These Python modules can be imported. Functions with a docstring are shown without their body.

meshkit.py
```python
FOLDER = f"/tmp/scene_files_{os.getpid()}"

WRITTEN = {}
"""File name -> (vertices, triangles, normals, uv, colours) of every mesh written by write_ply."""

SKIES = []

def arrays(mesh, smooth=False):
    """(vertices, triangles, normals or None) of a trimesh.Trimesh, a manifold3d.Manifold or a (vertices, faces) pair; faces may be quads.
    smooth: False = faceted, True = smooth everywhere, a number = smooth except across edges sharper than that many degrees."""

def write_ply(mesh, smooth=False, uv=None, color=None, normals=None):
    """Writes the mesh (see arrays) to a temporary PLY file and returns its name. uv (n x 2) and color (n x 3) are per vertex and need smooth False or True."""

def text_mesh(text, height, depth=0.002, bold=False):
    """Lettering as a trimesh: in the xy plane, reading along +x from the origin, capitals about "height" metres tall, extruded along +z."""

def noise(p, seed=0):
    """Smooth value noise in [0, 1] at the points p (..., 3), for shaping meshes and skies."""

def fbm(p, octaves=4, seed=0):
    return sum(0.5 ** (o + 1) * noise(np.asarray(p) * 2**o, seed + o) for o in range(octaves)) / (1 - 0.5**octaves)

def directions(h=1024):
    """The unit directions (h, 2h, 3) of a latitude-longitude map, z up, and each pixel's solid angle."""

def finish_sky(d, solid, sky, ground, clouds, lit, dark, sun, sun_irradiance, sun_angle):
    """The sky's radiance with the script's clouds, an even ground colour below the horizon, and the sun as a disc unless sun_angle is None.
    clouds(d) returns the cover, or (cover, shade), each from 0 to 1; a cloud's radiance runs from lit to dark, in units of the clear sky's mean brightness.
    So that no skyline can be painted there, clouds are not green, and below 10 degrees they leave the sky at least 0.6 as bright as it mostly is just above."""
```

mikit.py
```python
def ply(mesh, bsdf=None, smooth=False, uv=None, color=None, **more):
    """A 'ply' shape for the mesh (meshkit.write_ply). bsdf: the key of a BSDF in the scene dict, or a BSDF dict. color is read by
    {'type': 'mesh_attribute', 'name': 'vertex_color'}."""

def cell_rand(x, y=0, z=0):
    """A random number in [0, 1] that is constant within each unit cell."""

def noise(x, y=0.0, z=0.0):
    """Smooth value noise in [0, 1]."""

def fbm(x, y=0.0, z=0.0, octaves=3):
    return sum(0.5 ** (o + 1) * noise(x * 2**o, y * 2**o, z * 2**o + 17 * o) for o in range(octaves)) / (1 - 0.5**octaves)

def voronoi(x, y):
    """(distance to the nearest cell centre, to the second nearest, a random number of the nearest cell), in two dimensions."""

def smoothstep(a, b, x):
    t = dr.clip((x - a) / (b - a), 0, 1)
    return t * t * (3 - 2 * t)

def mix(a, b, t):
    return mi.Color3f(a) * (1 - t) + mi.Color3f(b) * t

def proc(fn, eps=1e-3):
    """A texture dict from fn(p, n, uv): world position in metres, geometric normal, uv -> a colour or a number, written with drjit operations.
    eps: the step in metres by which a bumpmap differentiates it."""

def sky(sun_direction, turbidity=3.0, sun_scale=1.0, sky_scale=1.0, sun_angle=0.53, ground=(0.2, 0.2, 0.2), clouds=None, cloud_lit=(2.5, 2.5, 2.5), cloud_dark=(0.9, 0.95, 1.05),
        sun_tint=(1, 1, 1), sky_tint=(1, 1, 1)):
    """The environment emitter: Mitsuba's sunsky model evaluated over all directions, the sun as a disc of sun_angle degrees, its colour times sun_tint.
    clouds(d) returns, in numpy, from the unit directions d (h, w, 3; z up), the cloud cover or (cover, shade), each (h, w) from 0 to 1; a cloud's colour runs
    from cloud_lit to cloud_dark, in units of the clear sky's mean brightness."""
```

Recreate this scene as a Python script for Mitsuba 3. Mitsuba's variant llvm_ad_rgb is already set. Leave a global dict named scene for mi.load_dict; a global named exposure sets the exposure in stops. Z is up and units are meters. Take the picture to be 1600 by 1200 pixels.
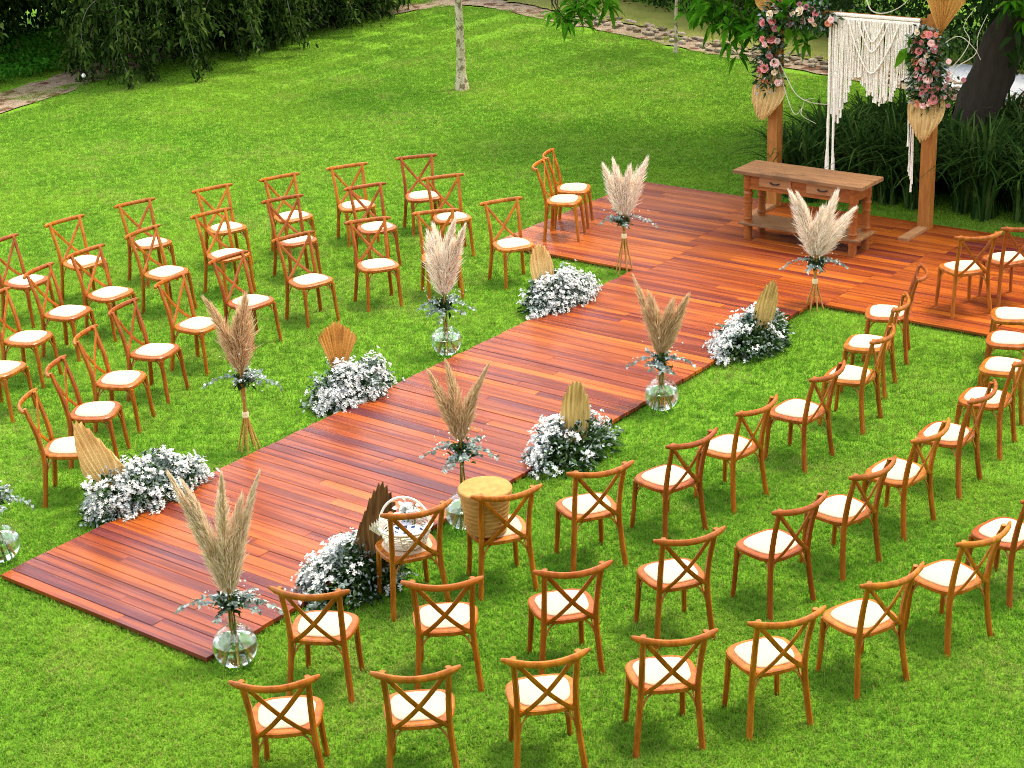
import math
import numpy as np
import trimesh
import mitsuba as mi
import drjit as dr
import mikit
from mikit import noise, fbm, mix, smoothstep, proc

T = mi.ScalarTransform4f
scene, labels = {}, {}

# ------------------------------------------------------------------ camera, sky, exposure
EYE = np.array([0.0, 0.0, 6.294])
FWD = np.array([-0.5739452604, 0.7326703356, -0.3657608747])
DOWN = np.array([0.1915250678, -0.3141626322, -0.9298494442])
scene['camera'] = {'type': 'perspective', 'fov': 32.763, 'fov_axis': 'x', 'near_clip': 0.1, 'far_clip': 400.0,
                   'to_world': T().look_at(origin=EYE.tolist(), target=(EYE + FWD).tolist(), up=(-DOWN).tolist())}
SUN = (0.20, 0.30, 0.93)
scene['sky'] = mikit.sky(SUN, turbidity=3.0, sun_scale=0.42, sun_angle=17.0, clouds=lambda d: 1.0, cloud_lit=(2.42, 2.5, 2.68), ground=(0.08, 0.13, 0.04))
exposure = 3.5

# ------------------------------------------------------------------ helpers
used = {}


def numbered(name):
    n = used.get(name, 0)
    used[name] = n + 1
    return name if n == 0 else '%s_%03d' % (name, n)


def thing(name, label, cat, group=None, kind=None):
    key = numbered(name)
    tag(key, label, cat, group, kind)
    return key


def tag(key, label=None, cat=None, group=None, kind=None):
    d = {}
    if label: d['label'] = label
    if cat: d['category'] = cat
    if group: d['group'] = group
    if kind: d['kind'] = kind
    labels[key] = d


def put(parent, name, shape, to_world=None, label=None, kind=None):
    key = numbered(parent + '__' + name) if parent else numbered(name)
    scene[key] = dict(shape) if to_world is None else {**shape, 'to_world': to_world}
    if label or kind: tag(key, label, None, None, kind)
    return key


def place(x, y, z=0.0, deg=0.0, s=1.0):
    return T().translate([x, y, z]).rotate([0, 0, 1], deg).scale(s)


def unit(v):
    v = np.asarray(v, float)
    return v / (np.linalg.norm(v, axis=-1, keepdims=True) + 1e-12)


def cat(meshes):
    vs, fs, n = [], [], 0
    for v, f in meshes:
        vs.append(v); fs.append(f + n); n += len(v)
    return np.vstack(vs), np.vstack(fs)


def tm(m):
    return np.array(m.vertices), np.array(m.faces)


def smooth_path(pts, n):
    """Catmull-Rom through the points"""
    p = np.asarray(pts, float)
    p = np.vstack([2 * p[0] - p[1], p, 2 * p[-1] - p[-2]])
    out = []
    seg = len(p) - 3
    for t in np.linspace(0, seg - 1e-9, n):
        i = int(t); u = t - i
        a, b, c, d = p[i:i + 4]
        out.append(.5 * ((2 * b) + (c - a) * u + (2 * a - 5 * b + 4 * c - d) * u * u + (3 * b - 3 * c + d - a) * u ** 3))
    return np.array(out)


def sweep(pts, ra, rb=None, sides=8, up=(0, 0, 1), caps=True):
    """tube with an oval section: ra across 'up', rb along it"""
    p = np.asarray(pts, float)
    n = len(p)
    ra = np.broadcast_to(np.asarray(ra, float), n)
    rb = ra if rb is None else np.broadcast_to(np.asarray(rb, float), n)
    t = unit(np.gradient(p, axis=0))
    u = np.broadcast_to(np.asarray(up, float), p.shape)
    a = np.cross(t, u)
    bad = np.linalg.norm(a, axis=1) < 0.05
    a[bad] = np.cross(t[bad], [1.0, 0.1, 0])
    a = unit(a)
    b = np.cross(a, t)
    an = np.arange(sides) * 2 * np.pi / sides + np.pi / sides
    v = p[:, None] + ra[:, None, None] * np.cos(an)[None, :, None] * a[:, None] + rb[:, None, None] * np.sin(an)[None, :, None] * b[:, None]
    i, j = np.meshgrid(np.arange(n - 1), np.arange(sides), indexing='ij')
    k = (j + 1) % sides
    q = np.stack([i * sides + j, (i + 1) * sides + j, (i + 1) * sides + k, i * sides + k], -1).reshape(-1, 4)
    f = np.vstack([q[:, [0, 1, 2]], q[:, [0, 2, 3]]])
    v = v.reshape(-1, 3)
    if caps:
        m = len(v)
        v = np.vstack([v, p[0], p[-1]])
        j = np.arange(sides); k = (j + 1) % sides
        f = np.vstack([f, np.stack([j * 0 + m, j, k], 1), np.stack([j * 0 + m + 1, (n - 1) * sides + k, (n - 1) * sides + j], 1)])
    return v, f


def lathe(prof, sides=24, capb=True, capt=True):
    prof = np.asarray(prof, float)
    n = len(prof)
    an = np.arange(sides) * 2 * np.pi / sides
    v = np.stack([prof[:, :1] * np.cos(an), prof[:, :1] * np.sin(an), np.repeat(prof[:, 1:2], sides, 1)], -1).reshape(-1, 3)
    i, j = np.meshgrid(np.arange(n - 1), np.arange(sides), indexing='ij')
    k = (j + 1) % sides
    q = np.stack([i * sides + j, i * sides + k, (i + 1) * sides + k, (i + 1) * sides + j], -1).reshape(-1, 4)
    f = np.vstack([q[:, [0, 1, 2]], q[:, [0, 2, 3]]])
    m = len(v)
    j = np.arange(sides); k = (j + 1) % sides
    if capb:
        v = np.vstack([v, [[0, 0, prof[0, 1]]]]); f = np.vstack([f, np.stack([j * 0 + len(v) - 1, k, j], 1)])
    if capt:
        v = np.vstack([v, [[0, 0, prof[-1, 1]]]]); f = np.vstack([f, np.stack([j * 0 + len(v) - 1, (n - 1) * sides + j, (n - 1) * sides + k], 1)])
    return v, f


def cbox(x0, x1, y0, y1, z0, z1, c=0.004):
    """box with chamfered top edges, open to nothing: 12-20 triangles"""
    lo = np.array([[x0, y0], [x1, y0], [x1, y1], [x0, y1]])
    hi = np.array([[x0 + c, y0 + c], [x1 - c, y0 + c], [x1 - c, y1 - c], [x0 + c, y1 - c]])
    v = np.vstack([np.c_[lo, [z0] * 4], np.c_[lo, [z1 - c] * 4], np.c_[hi, [z1] * 4]])
    f = [[0, 2, 1], [0, 3, 2], [8, 9, 10], [8, 10, 11]]
    for b in (0, 4):
        for i in range(4):
            j = (i + 1) % 4
            f += [[b + i, b + j, b + 4 + j], [b + i, b + 4 + j, b + 4 + i]]
    return v, np.array(f)


def rand_dirs(rng, n):
    return unit(rng.normal(size=(n, 3)))


def leaves(pos, d, L, W, rng, fold=0.25, droop=0.15, roll=None):
    """folded, pointed leaves: 6 vertices, 4 triangles each; uv.x is a random number of the leaf"""
    n = len(pos)
    L = np.broadcast_to(L, n)[:, None]; W = np.broadcast_to(W, n)[:, None]
    d = unit(d)
    up = unit(np.array([0, 0, 1.0]) + rng.normal(size=(n, 3)) * (0.5 if roll is None else roll))
    s = unit(np.cross(d, up)); u = np.cross(s, d)
    mid = pos + d * L * .5 + u * L * .03
    tip = pos + d * L - np.array([0, 0, 1.0]) * L * droop
    la = pos + d * L * .36 + s * W * .5 + u * W * fold
    ra = pos + d * L * .36 - s * W * .5 + u * W * fold
    lb = pos + d * L * .70 + s * W * .38 + u * W * fold * .6 - np.array([0, 0, 1.0]) * L * droop * .4
    v = np.stack([pos, la, mid, tip, ra, pos + d * L * .70 - s * W * .38 + u * W * fold * .6 - np.array([0, 0, 1.0]) * L * droop * .4, lb], 1)
    b = np.arange(n)[:, None] * 7
    tri = np.array([[0, 2, 1], [1, 2, 6], [6, 2, 3], [0, 4, 2], [4, 5, 2], [5, 3, 2]])
    f = (b[:, :, None] + tri[None]).reshape(-1, 3)
    uv = np.repeat(np.c_[rng.random(n), rng.random(n)], 7, 0)
    return v.reshape(-1, 3), f, uv


def small_leaves(pos, d, L, W, rng, droop=0.1, spread=0.6):
    """4 vertices, 2 triangles each"""
    n = len(pos)
    L = np.broadcast_to(L, n)[:, None]; W = np.broadcast_to(W, n)[:, None]
    d = unit(d)
    up = unit(np.array([0, 0, 1.0]) + rng.normal(size=(n, 3)) * spread)
    s = unit(np.cross(d, up)); u = np.cross(s, d)
    c = pos + d * L * .5
    v = np.stack([pos, c + s * W * .5 + u * W * .15, pos + d * L - np.array([0, 0, 1.0]) * L * droop, c - s * W * .5 + u * W * .15], 1)
    b = np.arange(n)[:, None] * 4
    f = (b[:, :, None] + np.array([[0, 2, 1], [0, 3, 2]])[None]).reshape(-1, 3)
    uv = np.repeat(np.c_[rng.random(n), rng.random(n)], 4, 0)
    return v.reshape(-1, 3), f, uv


def joinuv(parts):
    v, f, u, n = [], [], [], 0
    for a, b, c in parts:
        v.append(a); f.append(b + n); u.append(c); n += len(a)
    return np.vstack(v), np.vstack(f), np.vstack(u)


def uply(m, bsdf, **k):
    return mikit.ply((m[0], m[1]), bsdf, smooth=False, uv=m[2], **k)


# ------------------------------------------------------------------ materials
def mat(name, color, rough=0.6, spec=0.5, bump=None, **more):
    c = proc(color) if callable(color) else {'type': 'rgb', 'value': list(color)}
    b = {'type': 'principled', 'base_color': c, 'roughness': rough, 'specular': spec, **more}
    if bump is not None:
        fn, h = bump
        b = {'type': 'bumpmap', 'arbitrary': {**proc(fn, 2e-3), }, 'scale': h, 'bsdf': b}
    scene[name] = {'type': 'twosided', 'bsdf': b}
    return name


def leafmat(name, stops, trans=0.7, rough=0.55, patch=0.0):
    """colour by the leaf's own random number"""
    stops = [mi.Color3f(c) for c in stops]

    def fn(p, n, uv):
        t = uv.x * (len(stops) - 1)
        c = stops[0]
        for i in range(1, len(stops)):
            c = dr.lerp(c, stops[i], dr.clip(t - (i - 1), 0, 1))
        if patch:
            c = c * (1 - patch + 2 * patch * fbm(p.x * 2.1, p.y * 2.1, p.z * 2.1, 2))
        return c
    scene[name] = {'type': 'principledthin', 'base_color': proc(fn), 'roughness': rough, 'diff_trans': trans, 'spec_trans': 0.0, 'eta': 1.4}
    return name


# leaves and blades
def grass_fn(p, n, uv):
    big = fbm(p.x * .55 + 3, p.y * .55, 0, 3)
    med = fbm(p.x * 2.3, p.y * 2.3 + 9, 4, 3)
    fine = noise(p.x * 11, p.y * 11, 2)
    c = mix((0.094, 0.240, 0.020), (0.215, 0.385, 0.042), dr.clip(.65 * uv.x + .9 * (med - .35), 0, 1))
    c = mix(c, (0.225, 0.395, 0.032), smoothstep(.50, .72, big) * .45)
    c = mix(c, (0.095, 0.285, 0.016), smoothstep(.47, .30, big) * .35)
    dry = smoothstep(.56, .74, fbm(p.x * 1.3 + 31, p.y * 1.3 + 7, 8, 3)) * smoothstep(.25, .6, fine)
    c = mix(c, (0.38, 0.40, 0.11), dry * .3)
    return mix(c, (0.32, 0.28, 0.10), smoothstep(.93, .95, uv.y))


scene['grass_blade'] = {'type': 'principledthin', 'base_color': proc(grass_fn), 'roughness': .5, 'diff_trans': .8, 'spec_trans': 0.0, 'eta': 1.35}
mat('soil_turf', lambda p, n, uv: mix((0.06, 0.15, 0.008), (0.11, 0.22, 0.014), fbm(p.x * 9, p.y * 9, 1, 3)), .95, .1)
leafmat('dark_leaf', [(.014, .030, .008), (.024, .052, .010), (.040, .080, .014), (.090, .130, .030)], .5, .45, .4)
leafmat('hedge_leaf', [(.014, .034, .009), (.022, .052, .012), (.034, .072, .016)], .5, .5, .35)
leafmat('bright_leaf', [(.03, .14, .006), (.06, .22, .01), (.11, .28, .015)], .8, .4, .2)
leafmat('strap_leaf', [(.014, .040, .009), (.026, .070, .013), (.045, .105, .018), (.10, .16, .04)], .6, .35, .3)
leafmat('cover_leaf', [(.02, .11, .008), (.04, .17, .012), (.06, .2, .02)], .6, .5, .3)
leafmat('blue_leaf', [(.13, .18, .16), (.24, .31, .29), (.40, .47, .47), (.10, .15, .11)], .5, .5, .15)
leafmat('deep_leaf', [(.016, .042, .012), (.028, .065, .018), (.05, .09, .03)], .5, .5, .3)
leafmat('white_petal', [(.66, .68, .67), (.58, .62, .65), (.70, .69, .63), (.48, .54, .58)], .5, .6)
leafmat('plume_cream', [(.84, .73, .60), (.90, .84, .75), (.86, .78, .67), (.76, .63, .50)], .7, .8)
leafmat('plume_tan', [(.62, .44, .26), (.76, .58, .38), (.68, .51, .30), (.52, .35, .18)], .7, .8)
leafmat('plume_pink', [(.72, .56, .44), (.82, .68, .54), (.74, .62, .42), (.62, .49, .32)], .7, .8)
leafmat('brown_frond', [(.18, .075, .03), (.28, .13, .05), (.36, .19, .08)], .4, .6)


def wood(name, a, b, c, rough, fz=(3, 60, 60), **k):
    def fn(p, n, uv):
        g = fbm(p.x * fz[0] + 5, p.y * fz[1], p.z * fz[2], 3)
        t = noise(p.x * .9 + 40, p.y * .9, p.z * .4)
        col = mix(a, b, smoothstep(.3, .7, g))
        return mix(col, c, smoothstep(.45, .8, t) * .55)
    return mat(name, fn, rough, .3, **k)


CHAIR_WOODS = []
for q, (m_, g_) in enumerate(((1.0, 1.0), (1.12, 1.12), (.86, .92), (.95, 1.14))):
    CHAIR_WOODS.append(wood('chair_wood_%s' % 'abcd'[q], (.22 * m_, .054 * m_ * g_, .0035), (.34 * m_, .098 * m_ * g_, .009), (.22 * m_, .044 * m_ * g_, .003), .38, (28, 28, 5), clearcoat=.28, clearcoat_gloss=.85))
wood('chair_wood_pale', (.38, .15, .030), (.46, .20, .05), (.40, .15, .03), .38, (28, 28, 5), clearcoat=.28, clearcoat_gloss=.85)
mat('cushion_cloth', lambda p, n, uv: mix((.43, .320, .225), (.48, .365, .265), noise(p.x * 60, p.y * 60, p.z * 60) * .5 + fbm(p.x * 7, p.y * 7, 3, 3) * .5), .9, .2)
wood('table_wood', (.19, .052, .008), (.28, .085, .015), (.23, .058, .009), .5, (7, 55, 55))
mat('table_top_wood', lambda p, n, uv: mix(mix((.150, .070, .025), (.235, .112, .042), smoothstep(.3, .7, fbm(p.x * 3.2, p.y * 70, p.z * 9, 3))), (.09, .042, .016), smoothstep(.55, .75, fbm(p.x * 2.2, p.y * 6, 3, 3)) * .7), .6, .4)
wood('post_wood', (.26, .094, .015), (.35, .138, .027), (.28, .098, .016), .6, (50, 50, 4))
mat('drawer_wood', lambda p, n, uv: mix((.27, .12, .045), (.36, .18, .075), fbm(p.x * 5, p.y * 40, p.z * 50, 3)), .6, .4)
mat('dark_metal', (.03, .022, .018), .45, .5)


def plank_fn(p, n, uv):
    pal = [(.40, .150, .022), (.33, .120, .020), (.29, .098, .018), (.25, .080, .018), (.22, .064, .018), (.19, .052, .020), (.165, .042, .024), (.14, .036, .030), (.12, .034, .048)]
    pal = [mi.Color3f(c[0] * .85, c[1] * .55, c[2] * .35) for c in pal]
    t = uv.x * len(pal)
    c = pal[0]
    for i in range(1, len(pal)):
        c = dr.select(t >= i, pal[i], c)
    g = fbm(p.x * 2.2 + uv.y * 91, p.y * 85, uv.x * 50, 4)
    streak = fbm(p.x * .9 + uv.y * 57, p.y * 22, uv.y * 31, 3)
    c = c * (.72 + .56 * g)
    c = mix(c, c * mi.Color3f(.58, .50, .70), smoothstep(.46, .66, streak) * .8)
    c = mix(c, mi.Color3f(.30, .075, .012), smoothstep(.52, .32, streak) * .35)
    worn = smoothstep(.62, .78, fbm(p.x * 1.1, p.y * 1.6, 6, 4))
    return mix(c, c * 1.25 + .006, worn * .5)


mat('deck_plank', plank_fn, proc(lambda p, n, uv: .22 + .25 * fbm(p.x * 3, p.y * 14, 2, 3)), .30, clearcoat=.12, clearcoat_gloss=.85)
mat('deck_frame', (.10, .035, .018), .7, .3)

mat('stone', lambda p, n, uv: mix(mix((.14, .11, .07), (.25, .21, .15), uv.x), (.06, .06, .03), smoothstep(.5, .75, fbm(p.x * 9, p.y * 9, p.z * 9, 3)) * .7), .9, .2)
mat('path_gravel', lambda p, n, uv: mix(mix((.13, .095, .062), (.21, .17, .12), fbm(p.x * 7, p.y * 7, 0, 4)), (.065, .034, .018), smoothstep(.52, .68, fbm(p.x * 5 + 8, p.y * 5, 3, 4))), .95, .1)
mat('paving', lambda p, n, uv: mix((.26, .29, .32), (.36, .39, .42), fbm(p.x * 4, p.y * 4, 0, 4)), .7, .4)
mat('dry_bank', lambda p, n, uv: mix((.085, .105, .018), (.145, .15, .036), fbm(p.x * 3, p.y * 3, 0, 4)), .95, .1)
mat('bark_dark', lambda p, n, uv: mix((.018, .014, .010), (.048, .038, .027), fbm(p.x * 12, p.y * 12, p.z * 3, 4)), .9, .2)
mat('bark_pale', lambda p, n, uv: mix(mix((.32, .27, .16), (.48, .44, .31), fbm(p.x * 14, p.y * 14, p.z * 6, 3)), (.16, .13, .07), smoothstep(.5, .64, fbm(p.x * 22, p.y * 22, p.z * 13 + 4, 3))), .9, .2)
mat('twig', (.48, .44, .34), .8, .2)
mat('branch_grey', (.17, .16, .13), .9, .2)
mat('cord', lambda p, n, uv: mix((.72, .66, .56), (.80, .76, .68), noise(p.x * 90, p.y * 90, p.z * 30)), .9, .1)
mat('straw', lambda p, n, uv: mix((.27, .135, .030), (.37, .20, .055), noise(p.x * 30, p.y * 30, p.z * 120)), .7, .3)
mat('wicker_white', lambda p, n, uv: mix((.66, .60, .50), (.80, .76, .68), noise(p.x * 50, p.y * 50, p.z * 160)), .8, .3)


def check_fn(p, n, uv):
    a = dr.floor((p.x * .8 + p.y * .6) * 32); b = dr.floor((p.y * .8 - p.x * .6) * 32)
    odd = (a - 2 * dr.floor(a / 2)) * (b - 2 * dr.floor(b / 2))
    return dr.select(odd > .5, mi.Color3f(.03, .05, .12), mi.Color3f(.55, .58, .66))


mat('check_cloth', check_fn, .9, .1)
mat('stem_green', (.10, .13, .035), .7, .3)
mat('stem_gold', lambda p, n, uv: mix((.30, .15, .028), (.42, .24, .06), noise(p.x * 40, p.y * 40, p.z * 5)), .6, .3)
mat('twine', (.70, .58, .36), .9, .1)
def palm(name, a, b, spot):
    def fn(p, n, uv):
        c = mix(a, b, noise(uv.x * 34, uv.y * 3))
        return mix(c, spot, smoothstep(.55, .8, fbm(uv.x * 9, uv.y * 4, 1, 3)) * .55)
    scene[name] = {'type': 'principledthin', 'base_color': proc(fn), 'roughness': .7, 'diff_trans': .7, 'spec_trans': 0.0, 'eta': 1.4}


palm('palm_dry', (.62, .40, .15), (.76, .55, .26), (.46, .26, .09))
palm('palm_orange', (.52, .25, .06), (.70, .40, .12), (.36, .15, .04))
palm('palm_brown', (.10, .052, .020), (.17, .095, .035), (.05, .025, .01))
palm('palm_olive', (.40, .28, .09), (.58, .44, .17), (.26, .17, .05))
for nm, ca, cb in (('rose_pink', (.62, .16, .18), (.76, .32, .30)), ('rose_blush', (.76, .48, .44), (.84, .62, .58)), ('rose_cream', (.80, .64, .44), (.86, .74, .58)), ('rose_coral', (.68, .22, .12), (.78, .38, .24)), ('rose_dusk', (.34, .12, .14), (.50, .22, .22))):
    mat(nm, (lambda ca, cb: lambda p, n, uv: mix(ca, cb, noise(p.x * 45, p.y * 45, p.z * 45)))(ca, cb), .7, .3)
scene['clear_water'] = {'type': 'dielectric', 'int_ior': 1.33, 'ext_ior': 1.0}
scene['clear_glass'] = {'type': 'thindielectric', 'int_ior': 1.5, 'ext_ior': 1.0, 'specular_transmittance': {'type': 'rgb', 'value': [.90, .97, .96]}}
mat('house_wall', (.26, .23, .19), .9, .1)
mat('roof_tile', (.22, .09, .05), .9, .1)
mat('paper_white', (.80, .79, .76), .8, .2)

# ------------------------------------------------------------------ ground, paths
def sheet(poly_v, faces, bsdf):
    return mikit.ply((np.asarray(poly_v, float), np.asarray(faces)), bsdf)


G = 170
gx = np.linspace(-95, 45, G); gy = np.linspace(-30, 110, G)
X, Y = np.meshgrid(gx, gy, indexing='ij')


def ground_z(x, y):
    x = np.asarray(x, float); y = np.asarray(y, float)
    far = np.clip((np.hypot(x + 9, y - 12) - 12) / 8, 0, 1)
    return far * far * (0.05 * np.sin(x * .55 + 1.3) * np.sin(y * .45 + .4) + 0.03 * np.sin(x * 1.3 + y * .7))


gv = np.stack([X, Y, ground_z(X, Y)], -1).reshape(-1, 3)
i, j = np.meshgrid(np.arange(G - 1), np.arange(G - 1), indexing='ij')
a = i * G + j
gf = np.vstack([np.stack([a, a + G, a + G + 1], -1).reshape(-1, 3), np.stack([a, a + G + 1, a + 1], -1).reshape(-1, 3)])
scene['lawn'] = mikit.ply((gv, gf), 'soil_turf', smooth=True)
tag('lawn', 'green mown garden lawn under the chairs', 'lawn', kind='structure')


def ribbon(pts, width, dz, n=70, wob=.1, seed=1):
    rng = np.random.default_rng(seed)
    p = smooth_path([(x, y, 0) for x, y in pts], n)
    t = unit(np.gradient(p, axis=0)); s = np.stack([t[:, 1], -t[:, 0], t[:, 2] * 0], 1)
    w = np.broadcast_to(width, n) * .5
    l = p + s * (w + rng.normal(0, wob, n))[:, None]; r = p - s * (w + rng.normal(0, wob, n))[:, None]
    v = np.stack([l, .5 * (l + r), r], 1).reshape(-1, 3)
    v[:, 2] = ground_z(v[:, 0], v[:, 1]) + dz
    k = np.arange(n - 1)[:, None] * 3
    f = np.vstack([k + np.array(q) for q in ([0, 3, 4], [0, 4, 1], [1, 4, 5], [1, 5, 2])])
    return v, f[:, ::-1]


PATH = [(-24.6, 12.5), (-25.3, 16), (-25.95, 19), (-26.5, 22), (-26.6, 26), (-25.9, 29.3), (-24.4, 30.75), (-22.6, 30.55)]
scene['garden_path'] = mikit.ply(ribbon(PATH, 1.25, .02, 70, .05), 'path_gravel')
tag('garden_path', 'worn earth and gravel path curving along the dark trees', 'path', kind='structure')
KERB = [(-24.7, 30.75), (-23.3, 30.45), (-21.6, 29.9), (-20, 29.4), (-18.2, 28.85), (-16.3, 28.25), (-14.3, 27.65), (-10.9, 26.6), (-7, 25.6), (-2, 25.0)]
scene['stone_path'] = mikit.ply(ribbon(KERB, .95, .022, 90, .04, 2), 'path_gravel')
tag('stone_path', 'pale stone-edged path along the far side of the lawn', 'path', kind='structure')
scene['grass_bank'] = mikit.ply(ribbon([(x - .1, y + 1.2) for x, y in KERB], 1.7, .05, 90, .06, 3), 'dry_bank')
tag('grass_bank', 'dry olive grass strip between the stone path and the hedge', 'bank', kind='structure')
scene['paved_yard'] = mikit.ply(ribbon([(-12.5, 27.9), (-9.8, 27.2), (-6, 26.6), (0, 26.2)], 1.7, .062, 40, .05, 4), 'paving')
tag('paved_yard', 'pale grey paving seen beyond the dark tree trunk', 'paving', kind='structure')

# ------------------------------------------------------------------ lawn grass: tiles of blades
def tile(n, L, W, seed, segs=2):
    rng = np.random.default_rng(seed)
    p = np.c_[rng.random((n, 2)) - .5, np.zeros(n)]
    # tufts: pull part of the blades together
    tu = rng.random((max(8, n // 40), 2)) - .5
    k = rng.integers(0, len(tu), n); m = rng.random(n) < .4
    p[m, :2] = tu[k[m]] + rng.normal(0, .016, (m.sum(), 2))
    az = rng.random(n) * 2 * np.pi
    lean = np.abs(rng.normal(.35, .3, n))
    Ls = L * (0.55 + .75 * rng.random(n)); Ws = W * (.7 + .6 * rng.random(n))
    d = np.stack([np.cos(az), np.sin(az), np.zeros(n)], 1)
    s = np.stack([-np.sin(az + rng.normal(0, .8, n)), np.cos(az), np.zeros(n)], 1); s = unit(s)
    z = np.array([0, 0, 1.0])
    c, si = np.cos(lean)[:, None], np.sin(lean)[:, None]
    mid = p + (d * si * .45 + z * c * .55) * Ls[:, None]
    tip = p + (d * np.sin(lean * 1.8)[:, None] * .95 + z * np.cos(np.minimum(lean * 1.5, 1.4))[:, None] * .95) * Ls[:, None]
    hw = (s * Ws[:, None] * .5)
    uvn = np.c_[rng.random(n), rng.random(n)]
    if segs == 1:
        v = np.stack([p - hw, p + hw, tip], 1); tri = np.array([[0, 1, 2]]); q = 3
    else:
        v = np.stack([p - hw, p + hw, mid - hw * .85, mid + hw * .85, tip], 1); tri = np.array([[0, 1, 3], [0, 3, 2], [2, 3, 4]]); q = 5
    f = (np.arange(n)[:, None, None] * q + tri[None]).reshape(-1, 3)
    return v.reshape(-1, 3), f, np.repeat(uvn, q, 0)


LODS = [('turf_near', 8500, .043, .0058, 2), ('turf_mid', 5600, .043, .0078, 1), ('turf_far', 5200, .036, .010, 1)]
for nm, n, L, W, sg in LODS:
    for k in range(2):
        scene['%s_%s' % (nm, 'ab'[k])] = {'type': 'shapegroup', 'blades': uply(tile(n, L, W, 11 + k, sg), 'grass_blade')}
RIGHT = np.cross(FWD, -DOWN); RIGHT = RIGHT / np.linalg.norm(RIGHT)
rng = np.random.default_rng(5)
count = 0


def in_ribbon(x, y, pts, w):
    p = np.array(pts)
    best = 9e9
    for a0, b0 in zip(p[:-1], p[1:]):
        ab = b0 - a0; t = np.clip(np.dot([x, y] - a0, ab) / np.dot(ab, ab), 0, 1)
        best = min(best, np.hypot(*([x, y] - a0 - t * ab)))
    return best < w


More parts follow.
